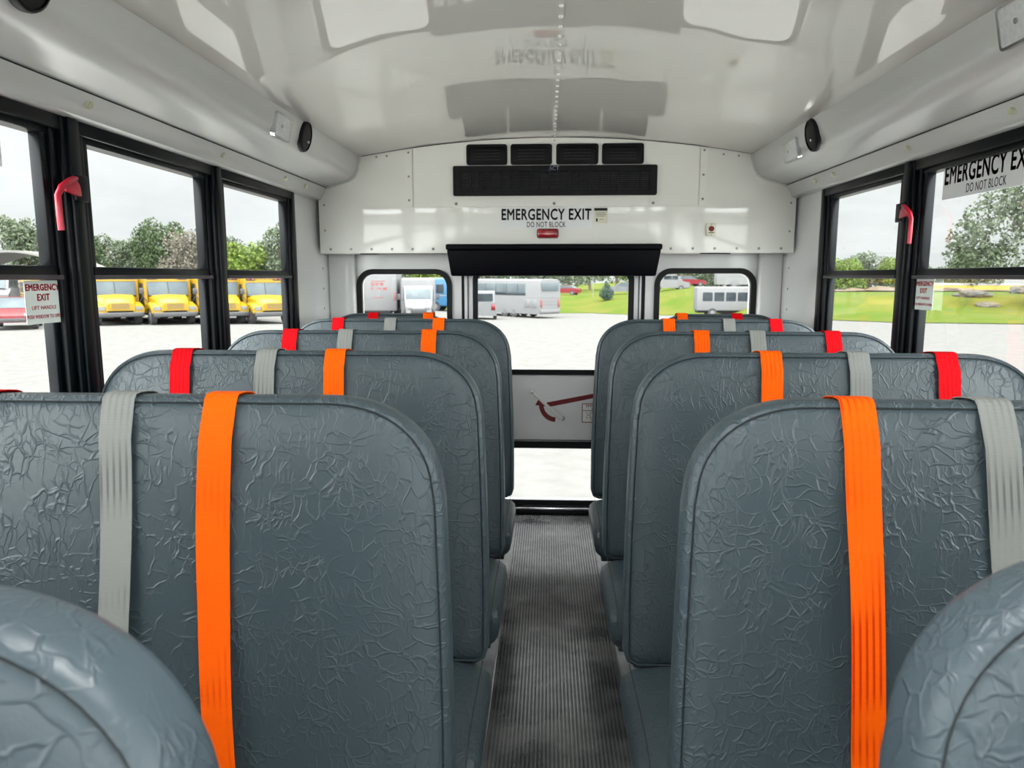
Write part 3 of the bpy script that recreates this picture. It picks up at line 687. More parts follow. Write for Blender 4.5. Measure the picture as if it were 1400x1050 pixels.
def belt(xt, z_end, drift, amp, ph, col, root, w=.048, half=None):
    """webbing draped over the backrest top and hanging down its front; local frame of the backrest"""
    pts = []
    pts.append((.0745, HB - .30)); pts.append((.0745, HB - .05)); pts.append((.073, HB - .012)); pts.append((.067, HB + .0005)); pts.append((.055, HB + .0035)); pts.append((.035, HB + .0042)); pts.append((.018, HB + .0035)); pts.append((.006, HB + .001)); pts.append((.0005, HB - .006)); pts.append((-.004, HB - .022))
    n = 16
    for i in range(1, n + 1):
        t = i / n; v = HB - .022 - t * (HB - .022 - z_end)
        pts.append((-.0125 - amp * (.5 + .5 * math.sin(ph + t * 7.0)) * min(1, t * 3), v))
    # smooth resample
    P = [Vector((0, a_, b_)) for a_, b_ in pts]
    Ls_ = [0]
    for i in range(1, len(P)): Ls_.append(Ls_[-1] + (P[i] - P[i - 1]).length)
    bm = bmesh.new(); uvl = bm.loops.layers.uv.new('UVMap'); rows = []
    th = .0012; NX = 5
    for i, p in enumerate(P):
        d_ = (P[min(i + 1, len(P) - 1)] - P[max(i - 1, 0)]).normalized(); nn = Vector((0, d_.z, -d_.y))
        t = max(0, (HB - p.z) / HB) if p.y < .03 else 0
        xo = xt + drift[0] * t + drift[1] * math.sin(math.pi * min(1, t * 1.2)) 
        twist = drift[2] * math.sin(ph * 1.7 + t * 6) * min(1, t * 3)
        row = []
        for side in (1, -1):
            for j in range(NX):
                u = -1 + 2 * j / (NX - 1)
                row.append((Vector((xo + u * w / 2, 0, 0)) + Vector((0, p.y, p.z)) + nn * (side * th / 2 + .0) + Vector((0, -abs(twist) * (1 + u) / 2 if twist > 0 else -abs(twist) * (1 - u) / 2, 0)) * (1 if p.y < .01 else 0), (u + 1) / 2, Ls_[i]))
        rows.append([(bm.verts.new(a_), b_, c_) for a_, b_, c_ in (row[:NX] + row[NX:][::-1])])
    m_ = 2 * NX
    for i in range(len(rows) - 1):
        for j in range(m_):
            k = (j + 1) % m_
            q = (rows[i][j], rows[i][k], rows[i + 1][k], rows[i + 1][j])
            f = bm.faces.new([x[0] for x in q])
            for lp, x in zip(f.loops, q): lp[uvl].uv = (x[1], x[2])
    bm.faces.new([x[0] for x in rows[0]][::-1]); bm.faces.new([x[0] for x in rows[-1]])
    b = MB(); b.bm.free(); b.bm = bm
    MT = Matrix.Translation((0, 0, ZB)) @ Matrix.Rotation(-TILT, 4, 'X')
    return b.build('seat_belt', WEB[col], root, ang=60, M=MT, label=col + ' seat belt')
MT = Matrix.Translation((0, 0, ZB)) @ Matrix.Rotation(-TILT, 4, 'X')
def make_seat(w):
    root = empty('bus_seat')
    bk = make_back(w).build('backrest', M_vinyl, root, ang=70, M=MT)
    seam(w).build('seam', M_thread, bk, M=MT)
    cu = make_cushion(w).build('seat_cushion', M_vinyl, root, ang=70, M=Matrix.Translation((0, .0, ZB + .012)))
    cush_seam(w).split('seam', M_thread, cu, M=Matrix.Translation((0, 0, ZB + .012)))
    b = MB(); b.box(-w + .02, w - .02, -.34, .02, ZB - .135, ZB - .112, .004); b.build('seat_frame', M_steel, root)
    return root
def add_legs(root, s, w):
    for y_ in (-.30, -.02):
        b = MB(); x = -s * (w - .13)
        b.tube([(x, y_, ZB - .12), (x, y_ + .005, .15), (x, y_ - .01, .012)], .013, 10); b.box(x - .03, x + .03, y_ - .045, y_ + .025, 0, .012, .003)
        b.build('leg', M_steel, root)
AIS = {(-1): -.160, 1: .166}; OUT = 1.137
protos = {}
def seat(s, row, yb, belts, label, w=None, xc=None):
    if w is None: w = (OUT - abs(AIS[s])) / 2; xc = s * (OUT + abs(AIS[s])) / 2
    key = (s, round(w, 3))
    if key not in protos:
        r = make_seat(w); add_legs(r, s, w); protos[key] = r
    else:
        r = copy_tree(protos[key])
        for ch in list(r.children):
            if ch.name.startswith('seat_belt'): bpy.data.objects.remove(ch)
    r.location = (xc, yb, 0)
    tag(r, label=label, cat='bus seat', group='grey vinyl bench seats along the aisle')
    return r, xc
Y = [None, .965, 1.635, 2.305, 2.975]
pend = []
seat_defs = [
 (-1, 0, .262, [], 'pale close grey vinyl seat cut off at the bottom left corner'),
 (1, 0, .362, [], 'pale close grey vinyl seat cut off at the bottom right corner'),
 (-1, 1, Y[1], [('red', -.885, (0, 0, 0)), ('grey', -.662, (-.030, .012, .004)), ('orange', -.506, (.012, -.012, .006))], 'nearest full bench seat left of aisle with long grey and orange belts'),
 (-1, 2, Y[2], [('red', -.903, (-.01, 0, 0)), ('grey', -.696, (-.02, 0, 0)), ('orange', -.529, (.0, 0, 0))], 'second full bench seat left of aisle with three belts'),
 (-1, 3, Y[3], [('red', -.875, (-.01, 0, 0)), ('grey', -.689, (-.02, 0, 0)), ('orange', -.411, (-.01, 0, 0))], 'third full bench seat left of aisle with three belts'),
 (-1, 4, Y[4], [('red', -.906, (0, 0, 0)), ('grey', -.684, (0, 0, 0)), ('orange', -.479, (0, 0, 0))], 'fourth full bench seat left of aisle beside the emergency door'),
 (1, 1, Y[1], [('orange', .420, (.03, .0, .006)), ('grey', .610, (.06, 0, .003)), ('red', .80, (0, 0, 0))], 'nearest full bench seat right of aisle with long orange and grey belts'),
 (1, 2, Y[2], [('orange', .498, (0, 0, 0)), ('grey', .697, (.02, 0, 0)), ('red', .895, (.02, 0, 0))], 'second full bench seat right of aisle with three belts'),
 (1, 3, Y[3], [('orange', .476, (0, 0, 0)), ('grey', .654, (.02, 0, 0)), ('red', .892, (.02, 0, 0))], 'third full bench seat right of aisle with three belts'),
 (1, 4, Y[4], [('orange', .480, (0, 0, 0)), ('grey', .726, (.0, 0, 0)), ('red', .916, (0, 0, 0))], 'fourth full bench seat right of aisle beside the emergency door')]
for s, row, yb, bl, lab in seat_defs:
    if row == 0: r, xc = seat(s, row, yb, bl, lab, w=.475, xc=-.668) if s < 0 else seat(s, row, yb, bl, lab, w=.47, xc=.669)
    else: r, xc = seat(s, row, yb, bl, lab)
    pend.append((r, xc, bl, row))
for s, row, xc, bl, lab in ((-1, 5, -.79, [('red', -.868, (0, 0, 0)), ('orange', -.600, (0, 0, 0))], 'narrow rear corner seat under the left rear window with two belts'),
                            (1, 5, .80, [('orange', .620, (0, 0, 0)), ('red', .877, (0, 0, 0))], 'narrow rear corner seat under the right rear window with two belts')):
    r, xc = seat(s, row, 3.445, bl, lab, w=.335, xc=xc); pend.append((r, xc, bl, row))
rnd = random.Random(3)
for r, xc, bl, row in pend:
    for col, x, dr in bl:
        belt(x - xc, .06 if row == 1 else .40, dr, .006 if row == 1 else .002, rnd.uniform(0, 6), col, r, w=.049)


# ================================================================== outside
def smooth(x, a, b):
    t = max(0, min(1, (x - a) / (b - a))); return t * t * (3 - 2 * t)
def ground(x, y):
    return -1.16 - 1.35 * smooth(y, 30, 70) * math.exp(-((x - 0) / 22) ** 2)
M_gravel = mat('pale_gravel', (.122, .120, .114), .9, spec=.02, noise=(2.5, (.106, .104, .098), .5), detail=10, dist=.05)
def grid(name, xs, ys, zf, m, **k):
    bm = bmesh.new()
    v = [[bm.verts.new((x, y, zf(x, y))) for y in ys] for x in xs]
    for i in range(len(xs) - 1):
        for j in range(len(ys) - 1): bm.faces.new((v[i][j], v[i + 1][j], v[i + 1][j + 1], v[i][j + 1]))
    b = MB(); b.bm.free(); b.bm = bm
    return b.build(name, m, ang=180, **k)
grid('ground', [-150 + 5 * i for i in range(61)], [-80 + 5 * i for i in range(64)], ground, M_gravel, kind='structure')
BD = [(-12, 78), (4.6, 75), (12, 64), (18.8, 41.7), (25, 39.2), (60, 38), (150, 37)]
def yb(x):
    for (a_, b_), (c, d_) in zip(BD, BD[1:]):
        if x <= c: return b_ + (d_ - b_) * (x - a_) / (c - a_)
    return BD[-1][1]
def rise(x, t):
    up_ = 1.35 * smooth(t, -1, 15) * smooth(x, -13, -6)
    return up_ - 2.35 * smooth(t, 19, 27) * smooth(x, 19, 24)
def gz(x, y): return ground(x, yb(x)) + rise(x, y - yb(x))
M_grass = mat('mown_grass', (.050, .079, .012), .9, spec=.02, noise=(.35, (.080, .084, .020), .5), detail=8, dist=.05)
bm = bmesh.new()
gxs = [-12 + 1.5 * i for i in range(109)]; gts = [0, 1, 2, 3.5, 5, 7, 9, 11, 13, 15, 17, 19, 21, 23, 25, 27, 30, 45, 80, 140]
v = [[bm.verts.new((x, yb(x) + t, ground(x, yb(x)) + rise(x, t) + .02)) for t in gts] for x in gxs]
for i in range(len(gxs) - 1):
    for j in range(len(gts) - 1): bm.faces.new((v[i][j], v[i + 1][j], v[i + 1][j + 1], v[i][j + 1]))
b = MB(); b.bm.free(); b.bm = bm
b.build('grass_bank', M_grass, ang=180, kind='structure')
M_dirt = mat('brown_dirt', (.085, .058, .036), .95, spec=.05, noise=(.8, (.12, .10, .078), .6), detail=8, dist=.1)
bm = bmesh.new(); v = []
for i in range(70):
    x = 17.5 + 1.2 * i; row = []
    for t in (15.2, 16.5, 18, 19, 20.5): row.append(bm.verts.new((x, yb(x) + t + .5 * mnoise.noise(Vector((x * .4, t, 0))), ground(x, yb(x)) + rise(x, t) + .07 + .12 * abs(mnoise.noise(Vector((x * .7, t, 3)))))))
    v.append(row)
for i in range(69):
    for j in range(4): bm.faces.new((v[i][j], v[i + 1][j], v[i + 1][j + 1], v[i][j + 1]))
b = MB(); b.bm.free(); b.bm = bm
b.build('dirt_track', M_dirt, ang=180, kind='structure')

M_bounce_pad = mat('bounce_pad_concrete', (.56, .55, .52), .9, spec=.1, noise=(.6, (.50, .49, .46), .3), dist=.02)
grid('added_bounce_pad', [-13, -6, 0, 6, 13], [-16, -8, 0, 6.3], lambda x, y: -1.15, M_bounce_pad, kind='structure')  # unseen pale pad added around the bus to bounce light onto the ceiling
def P(px, Yd, z=None):
    """ground point in the direction of a column of the photograph"""
    x = at(px, 400, 1, Yd).x
    return (x, Yd, ground(x, Yd) if z is None else z)

# ------------------------------------------------------------------ trees
def leaf_mat(name, c1, c2):
    c1 = tuple(c * .36 for c in c1); c2 = tuple(c * .36 for c in c2); m = mat(name, c1, .8, spec=.05); nt = m.node_tree; b = nt.nodes['Principled BSDF']
    tc = N(nt, 'ShaderNodeTexCoord'); nz = N(nt, 'ShaderNodeTexNoise'); nz.inputs['Scale'].default_value = 1.6; nz.inputs['Detail'].default_value = 4
    L(nt, tc.outputs['Object'], nz.inputs['Vector'])
    mr = N(nt, 'ShaderNodeMapRange'); mr.inputs[1].default_value = .4; mr.inputs[2].default_value = .6; L(nt, nz.outputs[0], mr.inputs[0])
    mx = N(nt, 'ShaderNodeMix', data_type='RGBA'); L(nt, mr.outputs[0], mx.inputs[0]); mx.inputs[6].default_value = (*c1, 1); mx.inputs[7].default_value = (*c2, 1)
    L(nt, mx.outputs[2], b.inputs['Base Color'])
    b.inputs['Subsurface Weight'].default_value = 0
    return m
LM = {'grey': leaf_mat('grey_green_leaves', (.17, .22, .13), (.25, .30, .20)), 'lime': leaf_mat('bright_green_leaves', (.20, .31, .05), (.30, .40, .10)),
      'dark': leaf_mat('dark_green_leaves', (.10, .15, .07), (.17, .23, .12)), 'blue': leaf_mat('blue_green_needles', (.10, .17, .13), (.15, .23, .18)), 'brown': leaf_mat('dry_twig_leaves', (.26, .23, .18), (.34, .31, .25))}
M_bark = mat('tree_bark', (.12, .09, .07), .9, noise=(4, (.17, .13, .10), .5), dist=.02)
def crown_mesh(seed, n, blobs, s, mtl, sq=1.0):
    r = np.random.RandomState(seed)
    B = np.array(blobs); wts = B[:, 3] ** 2; wts /= wts.sum()
    k = r.choice(len(B), n, p=wts)
    d = r.normal(size=(n, 3)); d /= np.linalg.norm(d, axis=1)[:, None]
    rad = B[k, 3] * (.55 + .5 * r.rand(n) ** .5)
    c = B[k, :3] + d * rad[:, None] * np.array([1, 1, sq])
    u = r.normal(size=(n, 3)); u /= np.linalg.norm(u, axis=1)[:, None]
    q = r.normal(size=(n, 3)); vv = np.cross(u, q); vv /= np.linalg.norm(vv, axis=1)[:, None]
    sz = s * (.6 + .8 * r.rand(n))[:, None]
    V = np.stack([c - u * sz, c + vv * sz * .6, c + u * sz, c - vv * sz * .6], 1).reshape(-1, 3)
    me = bpy.data.meshes.new('crown'); me.from_pydata(V.tolist(), [], np.arange(4 * n).reshape(-1, 4).tolist()); me.materials.append(mtl)
    return me
def rblobs(seed, W, H0, H1, nb, rb):
    r = random.Random(seed); out = []
    for _ in range(nb):
        t = r.random(); z = H0 + (H1 - H0) * t; a_ = r.uniform(0, 6.28); q = W * math.sqrt(r.random()) * math.sqrt(max(.05, 1 - ((t - .35) / .75) ** 2))
        out.append((q * math.cos(a_), q * math.sin(a_), z, rb * r.uniform(.7, 1.25)))
    return out
def trunk_mesh(H, r0, seed):
    r = random.Random(seed); b = MB()
    b.tube([(0, 0, -.1), (.05, 0, H * .3), (-.05, .05, H * .6), (0, 0, H * .9)], [r0 * 1.3, r0, r0 * .7, r0 * .25], 8)
    for i in range(6):
        a_ = r.uniform(0, 6.28); z = H * r.uniform(.35, .6); q = H * .3
        b.tube([(0, 0, z), (q * .5 * math.cos(a_), q * .5 * math.sin(a_), z + H * .12), (q * math.cos(a_), q * math.sin(a_), z + H * .25)], [r0 * .5, r0 * .3, r0 * .1], 6)
    me = bpy.data.meshes.new('trunk'); bmesh.ops.recalc_face_normals(b.bm, faces=b.bm.faces); b.bm.to_mesh(me); b.bm.free(); me.materials.append(M_bark)
    return me
KIND = {}
for nm, kk, seed in (('grey', 'grey', 1), ('grey2', 'grey', 5), ('lime', 'lime', 2), ('dark', 'dark', 3), ('brown', 'brown', 4)):
    KIND[nm] = (crown_mesh(seed, 5200, rblobs(seed, 3.2, 2.6, 7.2, 26, 1.25), .17, LM[kk]), trunk_mesh(7.6, .20, seed))      # 8 m tall
def tree(px, Yd, H, kind, label, group, W=1.0, z=None, x=None):
    p = P(px, Yd); x_ = p[0] if x is None else x
    zz = (gz(x_, Yd) if (x_ > -12 and Yd > yb(x_)) else ground(x_, Yd)) if z is None else z
    o = empty('tree', (x_, Yd, zz), rz=(px * 1.7) % 6.28, label=label, cat='tree', group=group)
    k = H / 8.0; o.scale = (k * W, k * W, k)
    for nm, me in (('crown', KIND[kind][0]), ('trunk', KIND[kind][1])):
        c = bpy.data.objects.new(nm, me); COL.objects.link(c); c.parent = o
    return o
GL = 'trees behind the yellow school buses'
def topH(py, Yd, x, y): return (378 - py) / 1000 * Yd * 1.0 + EYE.z - ((gz(x, y) if (x > -12 and y > yb(x)) else ground(x, y)))
_par = [0]
def T_(px, top, Yd, kind, label, group=None, W=1.0):
    _par[0] += 1; Yd += 0 if kind == 'brown' else (2, 13, 7)[_par[0] % 3]; W *= .85
    x = P(px, Yd)[0]
    H = topH(top, Yd, x, Yd)
    return tree(px, Yd, H, kind, label, group, W * 1.0 / max(H / 8, .3) * max(.5, 1))
for px, top, Yd, kind, W, lab in (
    (-60, 300, 66, 'grey', 1.1, 'grey green tree farthest left beyond the white canopy roof'),
    (30, 297, 70, 'grey2', 1.2, 'broad grey green tree behind the white curved roof on the left'),
    (100, 318, 74, 'dark', 1.0, 'tree behind the thick left window pillar'),
    (150, 322, 72, 'grey', 1.0, 'low rounded tree left of the second window behind yellow bus'),
    (188, 328, 76, 'grey2', 1.0, 'low tree above the second yellow bus roof'),
    (228, 303, 78, 'dark', 1.0, 'tall rounded darker tree in the middle of second left window'),
    (262, 318, 76, 'brown', .9, 'bare greyish brown tree right of the tall rounded tree'),
    (300, 322, 80, 'grey', 1.0, 'tree hidden partly by the second window pillar'),
    (326, 333, 66, 'lime', 1.0, 'bright green tree at left of the third left window'),
    (348, 345, 74, 'grey2', .9, 'low green tree between bright tree and tall right tree in third window'),
    (385, 306, 64, 'grey', .9, 'tall leafy tree at right side of the third left window'),
    (430, 330, 70, 'dark', 1.0, 'tree behind the white side panel on the left')):
    T_(px, top, Yd, kind, lab, None, W)
for px, top, Yd, kind, W, lab in (
    (470, 350, 92, 'lime', 1.2, 'yellow green tree behind the white box truck'),
    (545, 352, 96, 'lime', 1.3, 'yellow green tree showing above the white hooded truck'),
    (600, 350, 98, 'lime', 1.3, 'yellow green tree showing above the blue bus'),
    (665, 352, 104, 'grey', 1.2, 'tree behind the white motor coach, left part'),
    (725, 350, 104, 'dark', 1.2, 'tree behind the white motor coach, right part'),
    (778, 352, 108, 'grey2', 1.1, 'tree above the red car in the rear door window'),
    (806, 352, 112, 'lime', 1.1, 'bright green tree beside thin white pole in door window'),
    (842, 350, 112, 'lime', 1.1, 'bright green tree behind the round blue green shrub'),
    (880, 352, 116, 'grey', 1.2, 'tree beyond the right edge of the door window'),
    (915, 352, 112, 'dark', 1.2, 'dark tree above the white van in right rear window'),
    (950, 352, 108, 'grey', 1.2, 'grey green tree left of the double stacked white buses'),
    (985, 355, 112, 'grey2', 1.2, 'tree behind the white buses in right rear window'),
    (1030, 352, 100, 'dark', 1.2, 'tree beyond right edge of right rear window'),
    (1080, 352, 92, 'grey', 1.1, 'tree behind the white side panel on the right'),
    (1150, 356, 88, 'lime', 1.0, 'low green tree at left of the first right window'),
    (1185, 347, 86, 'grey', 1.2, 'domed green tree in the middle of the first right window'),
    (1222, 354, 88, 'lime', .9, 'low green tree at right of the first right window'),
    (1262, 364, 90, 'grey2', .8, 'low tree just right of the thick right pillar'),
    (1300, 362, 84, 'grey', .8, 'low greyish tree left of the big tree on the right'),
    (1335, 338, 66, 'dark', .8, 'smaller tree at the foot of the big tree on the right')):
    T_(px, top, Yd, kind, lab, None, W)
# the big near tree at the right edge
me1 = crown_mesh(11, 9000, [(-4.9, 0, 4.2, .9), (-3.9, 0, 5.2, 1.1), (-5.0, .5, 3.0, .8), (-3, 0, 6.6, 1.1), (-4.2, .3, 3.5, 1.0), (-2.6, .5, 4.4, 1.5), (-1.6, 0, 6.9, 1.5), (-.6, 0, 8.3, 1.5), (.8, .5, 8.8, 1.7), (0, 0, 5.6, 2.0), (2.2, 0, 7.6, 1.8), (2.6, -.5, 5.5, 2.0), (3.9, .4, 6.3, 1.4), (4.4, 0, 4.6, 1.5), (-1.6, -.5, 3.4, 1.4), (1, .5, 3.5, 1.6), (-3.4, 0, 2.6, .9)], .13, LM['grey'])
xq, Yq = P(1425, 46)[:2]
o = empty('tree', (xq, Yq, gz(xq, Yq)), label='big spreading leafy tree at the right edge beyond the exit window', cat='tree')
for nm, me in (('crown', me1), ('trunk', trunk_mesh(8, .3, 9))):
    c = bpy.data.objects.new(nm, me); COL.objects.link(c); c.parent = o
# round blue green conifer on the bank
xq, Yq = P(829, 82)[:2]
o = empty('conifer_shrub', (xq, Yq, gz(xq, Yq)), label='round blue green conifer shrub alone on the grass bank', cat='shrub')
me = crown_mesh(21, 2200, [(0, 0, .6, .55), (.25, 0, .7, .55), (-.3, .1, .7, .5), (0, 0, 1.2, .5), (.05, 0, 1.6, .32), (0, 0, 1.95, .2)], .07, LM['blue'])
c = bpy.data.objects.new('crown', me); COL.objects.link(c); c.parent = o
MB().cyl((0, 0, -.05), (0, 0, .9), .07, .04, 8).build('trunk', M_bark, o)
M_silver_pole = mat('grey_pole_paint', (.16, .16, .16), .6, noise=(2, (.13, .13, .13), 0))
o = empty('pole', (P(811, 88)[0], 88, gz(P(811, 88)[0], 88)), label='thin white pole standing on the bank before the trees', cat='pole')
MB().tube([(0, 0, -.1), (0, 0, 5.5)], [.035, .03], 10).build('shaft', M_silver_pole, o); MB().cyl((0, 0, -.02), (0, 0, .06), .12, .12, 12).build('base', M_silver_pole, o)

# ------------------------------------------------------------------ vehicles
def vm(name, col, rough=.35, c2=None):
    col = tuple(c * .42 for c in col)
    return mat(name, col, rough, spec=.3, coat=0, noise=(.8, c2 or tuple(c * .93 for c in col[:3]), 0))
M_yel = vm('school_bus_yellow', (.56, .33, .008)); M_vw = vm('vehicle_white', (.30, .30, .305), .6); M_vw2 = vm('roof_white', (.32, .31, .28), .6)
M_vg = mat('vehicle_glass', (.055, .07, .078), .4, spec=.12, noise=(1.1, (.085, .10, .105), 0)); M_vdg = mat('dark_vehicle_glass', (.012, .017, .022), .3, spec=.12, noise=(.7, (.028, .034, .038), 0))
M_tyre = mat('tyre_rubber', (.02, .02, .022), .8, noise=(8, (.03, .03, .03), 0)); M_rim = mat('wheel_rim', (.10, .10, .105), .5, noise=(8, (.08, .08, .085), 0))
M_bump = mat('black_bumper', (.02, .02, .022), .5, noise=(5, (.03, .03, .03), 0)); M_vred = vm('car_red', (.30, .012, .02)); M_vblue = vm('bus_blue', (.06, .22, .42))
M_hl = mat('headlamp_lens', (.13, .13, .13), .2, coat=.3, noise=(14, (.09, .095, .095), .3)); M_amb = mat('amber_lens', (.16, .05, .006), .2, noise=(14, (.12, .035, .004), .3)); M_tail = mat('tail_lens', (.13, .004, .006), .2, noise=(14, (.09, .004, .004), .3))
M_silver = vm('car_silver', (.30, .31, .32)); M_under = mat('underbody', (.015, .015, .017), .9, noise=(3, (.02, .02, .02), 0)); M_vpink = mat('faded_red_graphic', (.16, .03, .03), .5, noise=(5, (.15, .045, .045), 0))
def wheel(parent, x, y, r, w_=.28, s=1):
    o = MB().cyl((x, y - w_ / 2, r), (x, y + w_ / 2, r), r, r, 24).build('wheel', M_tyre, parent)
    MB().cyl((x, y + s * w_ * .35, r), (x, y + s * (w_ / 2 + .02), r), r * .58, r * .5, 20).build('rim', M_rim, o)
def xy(b, pts, x0, x1): return b.prism(pts, fx(x0), fx(x1))
def school_bus():
    """front along +x, right side (the doors) along -y"""
    o = empty('school_bus')
    body = [(-1.2, .62), (1.2, .62), (1.22, 2.35), (1.16, 2.68), (.98, 2.88), (.5, 2.99), (0, 3.02), (-.5, 2.99), (-.98, 2.88), (-1.16, 2.68), (-1.22, 2.35)]
    b = MB(); xy(b, body, -8.8, -.12); bd = b.build('body', M_yel, o)
    rf = [(1.10, 2.80), (.98, 2.90), (.5, 3.01), (0, 3.04), (-.5, 3.01), (-.98, 2.90), (-1.10, 2.80)]
    MB().prism([(a_, b_) for a_, b_ in rf], fx(-8.7), fx(-.5)).build('roof', M_vw2, o)
    b = MB(); b.prism([(-1.21, 2.38), (1.21, 2.38), (1.17, 2.70), (1.0, 2.90), (.5, 3.0), (0, 3.03), (-.5, 3.0), (-1.0, 2.90), (-1.17, 2.70)], fx(-.12), fx(.12)); b.build('front_cap', M_yel, o)
    for y in (-.92, -.66, .66, .92):
        q = MB().cyl((.11, y, 2.64), (.17, y, 2.64), .11, .11, 18).build('warning_light', M_amb if abs(y) < .8 else M_tail, o)
    for y in (-.79, .79): MB().prism(rr(y - .27, y + .27, 2.49, 2.79, .05), fx(.12), fx(.125)).build('light_board', M_under, o)
    text('lettering', 'SCHOOL BUS', 1.0, .17, M_ink, o, Matrix.Translation((.124, 0, 2.64)) @ Matrix.Rotation(R(90), 4, 'Z'), bold=.02)
    b = MB(); b.hexa([(-.08, -1.06, 1.60), (.36, -1.02, 1.60), (.36, 1.02, 1.60), (-.08, 1.06, 1.60), (-.08, -1.10, 2.37), (.12, -1.08, 2.37), (.12, 1.08, 2.37), (-.08, 1.10, 2.37)], .03)
    ws = b.build('windshield', M_vg, o)
    MB().hexa([(.10, -.02, 1.6), (.375, -.02, 1.6), (.375, .02, 1.6), (.10, .02, 1.6), (.0, -.02, 2.37), (.135, -.02, 2.37), (.135, .02, 2.37), (.0, .02, 2.37)]).build('divider', M_ink, ws)
    b = MB(); b.box(-.14, .10, -1.215, -1.06, .62, 2.4); b.box(-.14, .10, 1.06, 1.215, .62, 2.4); b.build('pillar', M_yel, bd)
    b = MB(); b.loft([[(x, -hw, .80), (x, hw, .80), (x, hw + .0, zt - .14), (x, hw * .86, zt), (x, 0, zt + .05), (x, -hw * .86, zt), (x, -hw, zt - .14)] for x, hw, zt in ((.05, 1.02, 1.66), (.5, .98, 1.62), (1.1, .86, 1.50), (1.5, .76, 1.36), (1.66, .70, 1.18))])
    b.build('hood', M_yel, o)
    for s in (-1, 1):
        b = MB(); b.loft([[(x, s * .62, .72 + q), (x, s * 1.18, .62 + q), (x, s * 1.2, zt - .12), (x, s * 1.08, zt), (x, s * .62, zt + .03)] for x, zt, q in ((.1, 1.22, .0), (.45, 1.26, .30), (.95, 1.24, .32), (1.3, 1.16, .10), (1.58, 1.02, 0))])
        fd = b.build('fender', M_yel, o)
        MB().prism(rr(s * .92 - .18, s * .92 + .18, .84, 1.02, .06), fx(1.52), fx(1.62)).build('headlamp', M_hl, fd)
        wheel(o, .68, s * 1.0, .48, .28, s); wheel(o, -6.0, s * .98, .48, .4, s)
        b = MB(); b.tube([(.5, s * 1.15, 1.2), (.62, s * 1.45, 1.7), (.62, s * 1.45, 2.0)], .025, 6); b.box(.58, .66, s * 1.45 - .12, s * 1.45 + .12, 1.72, 2.05, .02); b.build('mirror', M_bump, o)
    b = MB(); b.prism(rr(-.52, .52, .86, 1.24, .06), fx(1.60), fx(1.70)); gq = b.build('grille', M_yel, o)
    b = MB()
    for i in range(5): b.box(1.69, 1.71, -.44, .44, .91 + i * .06, .935 + i * .06)
    b.build('slats', M_bump, gq)
    MB().box(1.55, 1.82, -1.15, 1.15, .46, .72, .05, 3).build('bumper', M_bump, o)
    MB().box(-8.6, 1.3, -.9, .9, .45, .8).build('chassis', M_under, o)
    for s in (-1, 1):
        for i in range(10 if s > 0 else 9):
            x = -1.0 - .74 * i - (0 if s > 0 else .5)
            wq = MB().prism(rr(x - .66, x - .06, 1.62, 2.28, .05, 3), fy(s * 1.19), fy(s * 1.232)).build('window', M_vdg, o)
            MB().box(x - .66, x - .06, s * 1.235 - .004, s * 1.235 + .004, 1.93, 1.97).build('sash', M_yel, wq)
        MB().box(-8.7, -.9, s * 1.222 - .012, s * 1.222 + .012, 1.42, 1.48).build('rub_rail', M_ink, o)
    for x in (-.92, -.54): MB().prism(rr(x, x + .34, .66, 2.3, .04, 3), fy(-1.19), fy(-1.236)).build('door_leaf', M_vdg, o)
    return o
bus0 = school_bus()
GS = 'yellow school buses parked in a row'
SB = [(88, 36.9, 'yellow school bus mostly hidden behind the thick left pillar', 40), (156, 37.8, 'leftmost clearly seen yellow school bus with rounded grey bumper', 40), (229, 38.7, 'yellow school bus in the middle of the second left window', 40),
      (299, 39.6, 'yellow school bus partly hidden behind the second window pillar', 40), (361, 40.5, 'yellow school bus in the third left window, rightmost of the row', 40)]
for i, (px, Yd, lab, an) in enumerate(SB):
    o = bus0 if i == 0 else copy_tree(bus0)
    p = P(px, Yd - .6)
    if i == 0: p = (p[0] - 2.6, p[1] + 3.1, p[2])
    o.location = p; o.rotation_euler = (0, 0, R(-90 + (an - 0)))
    o.scale = (.93, .93, .93); tag(o, label=lab, cat='school bus', group=GS)
def windows_row(o, x0, dx, n, wd, z0, z1, ys, mtl, nm='window', r=.05):
    for i in range(n):
        MB().prism(rr(x0 + dx * i, x0 + dx * i + wd, z0, z1, r, 3), fy(ys * .985), fy(ys * 1.012)).build(nm, mtl, o)
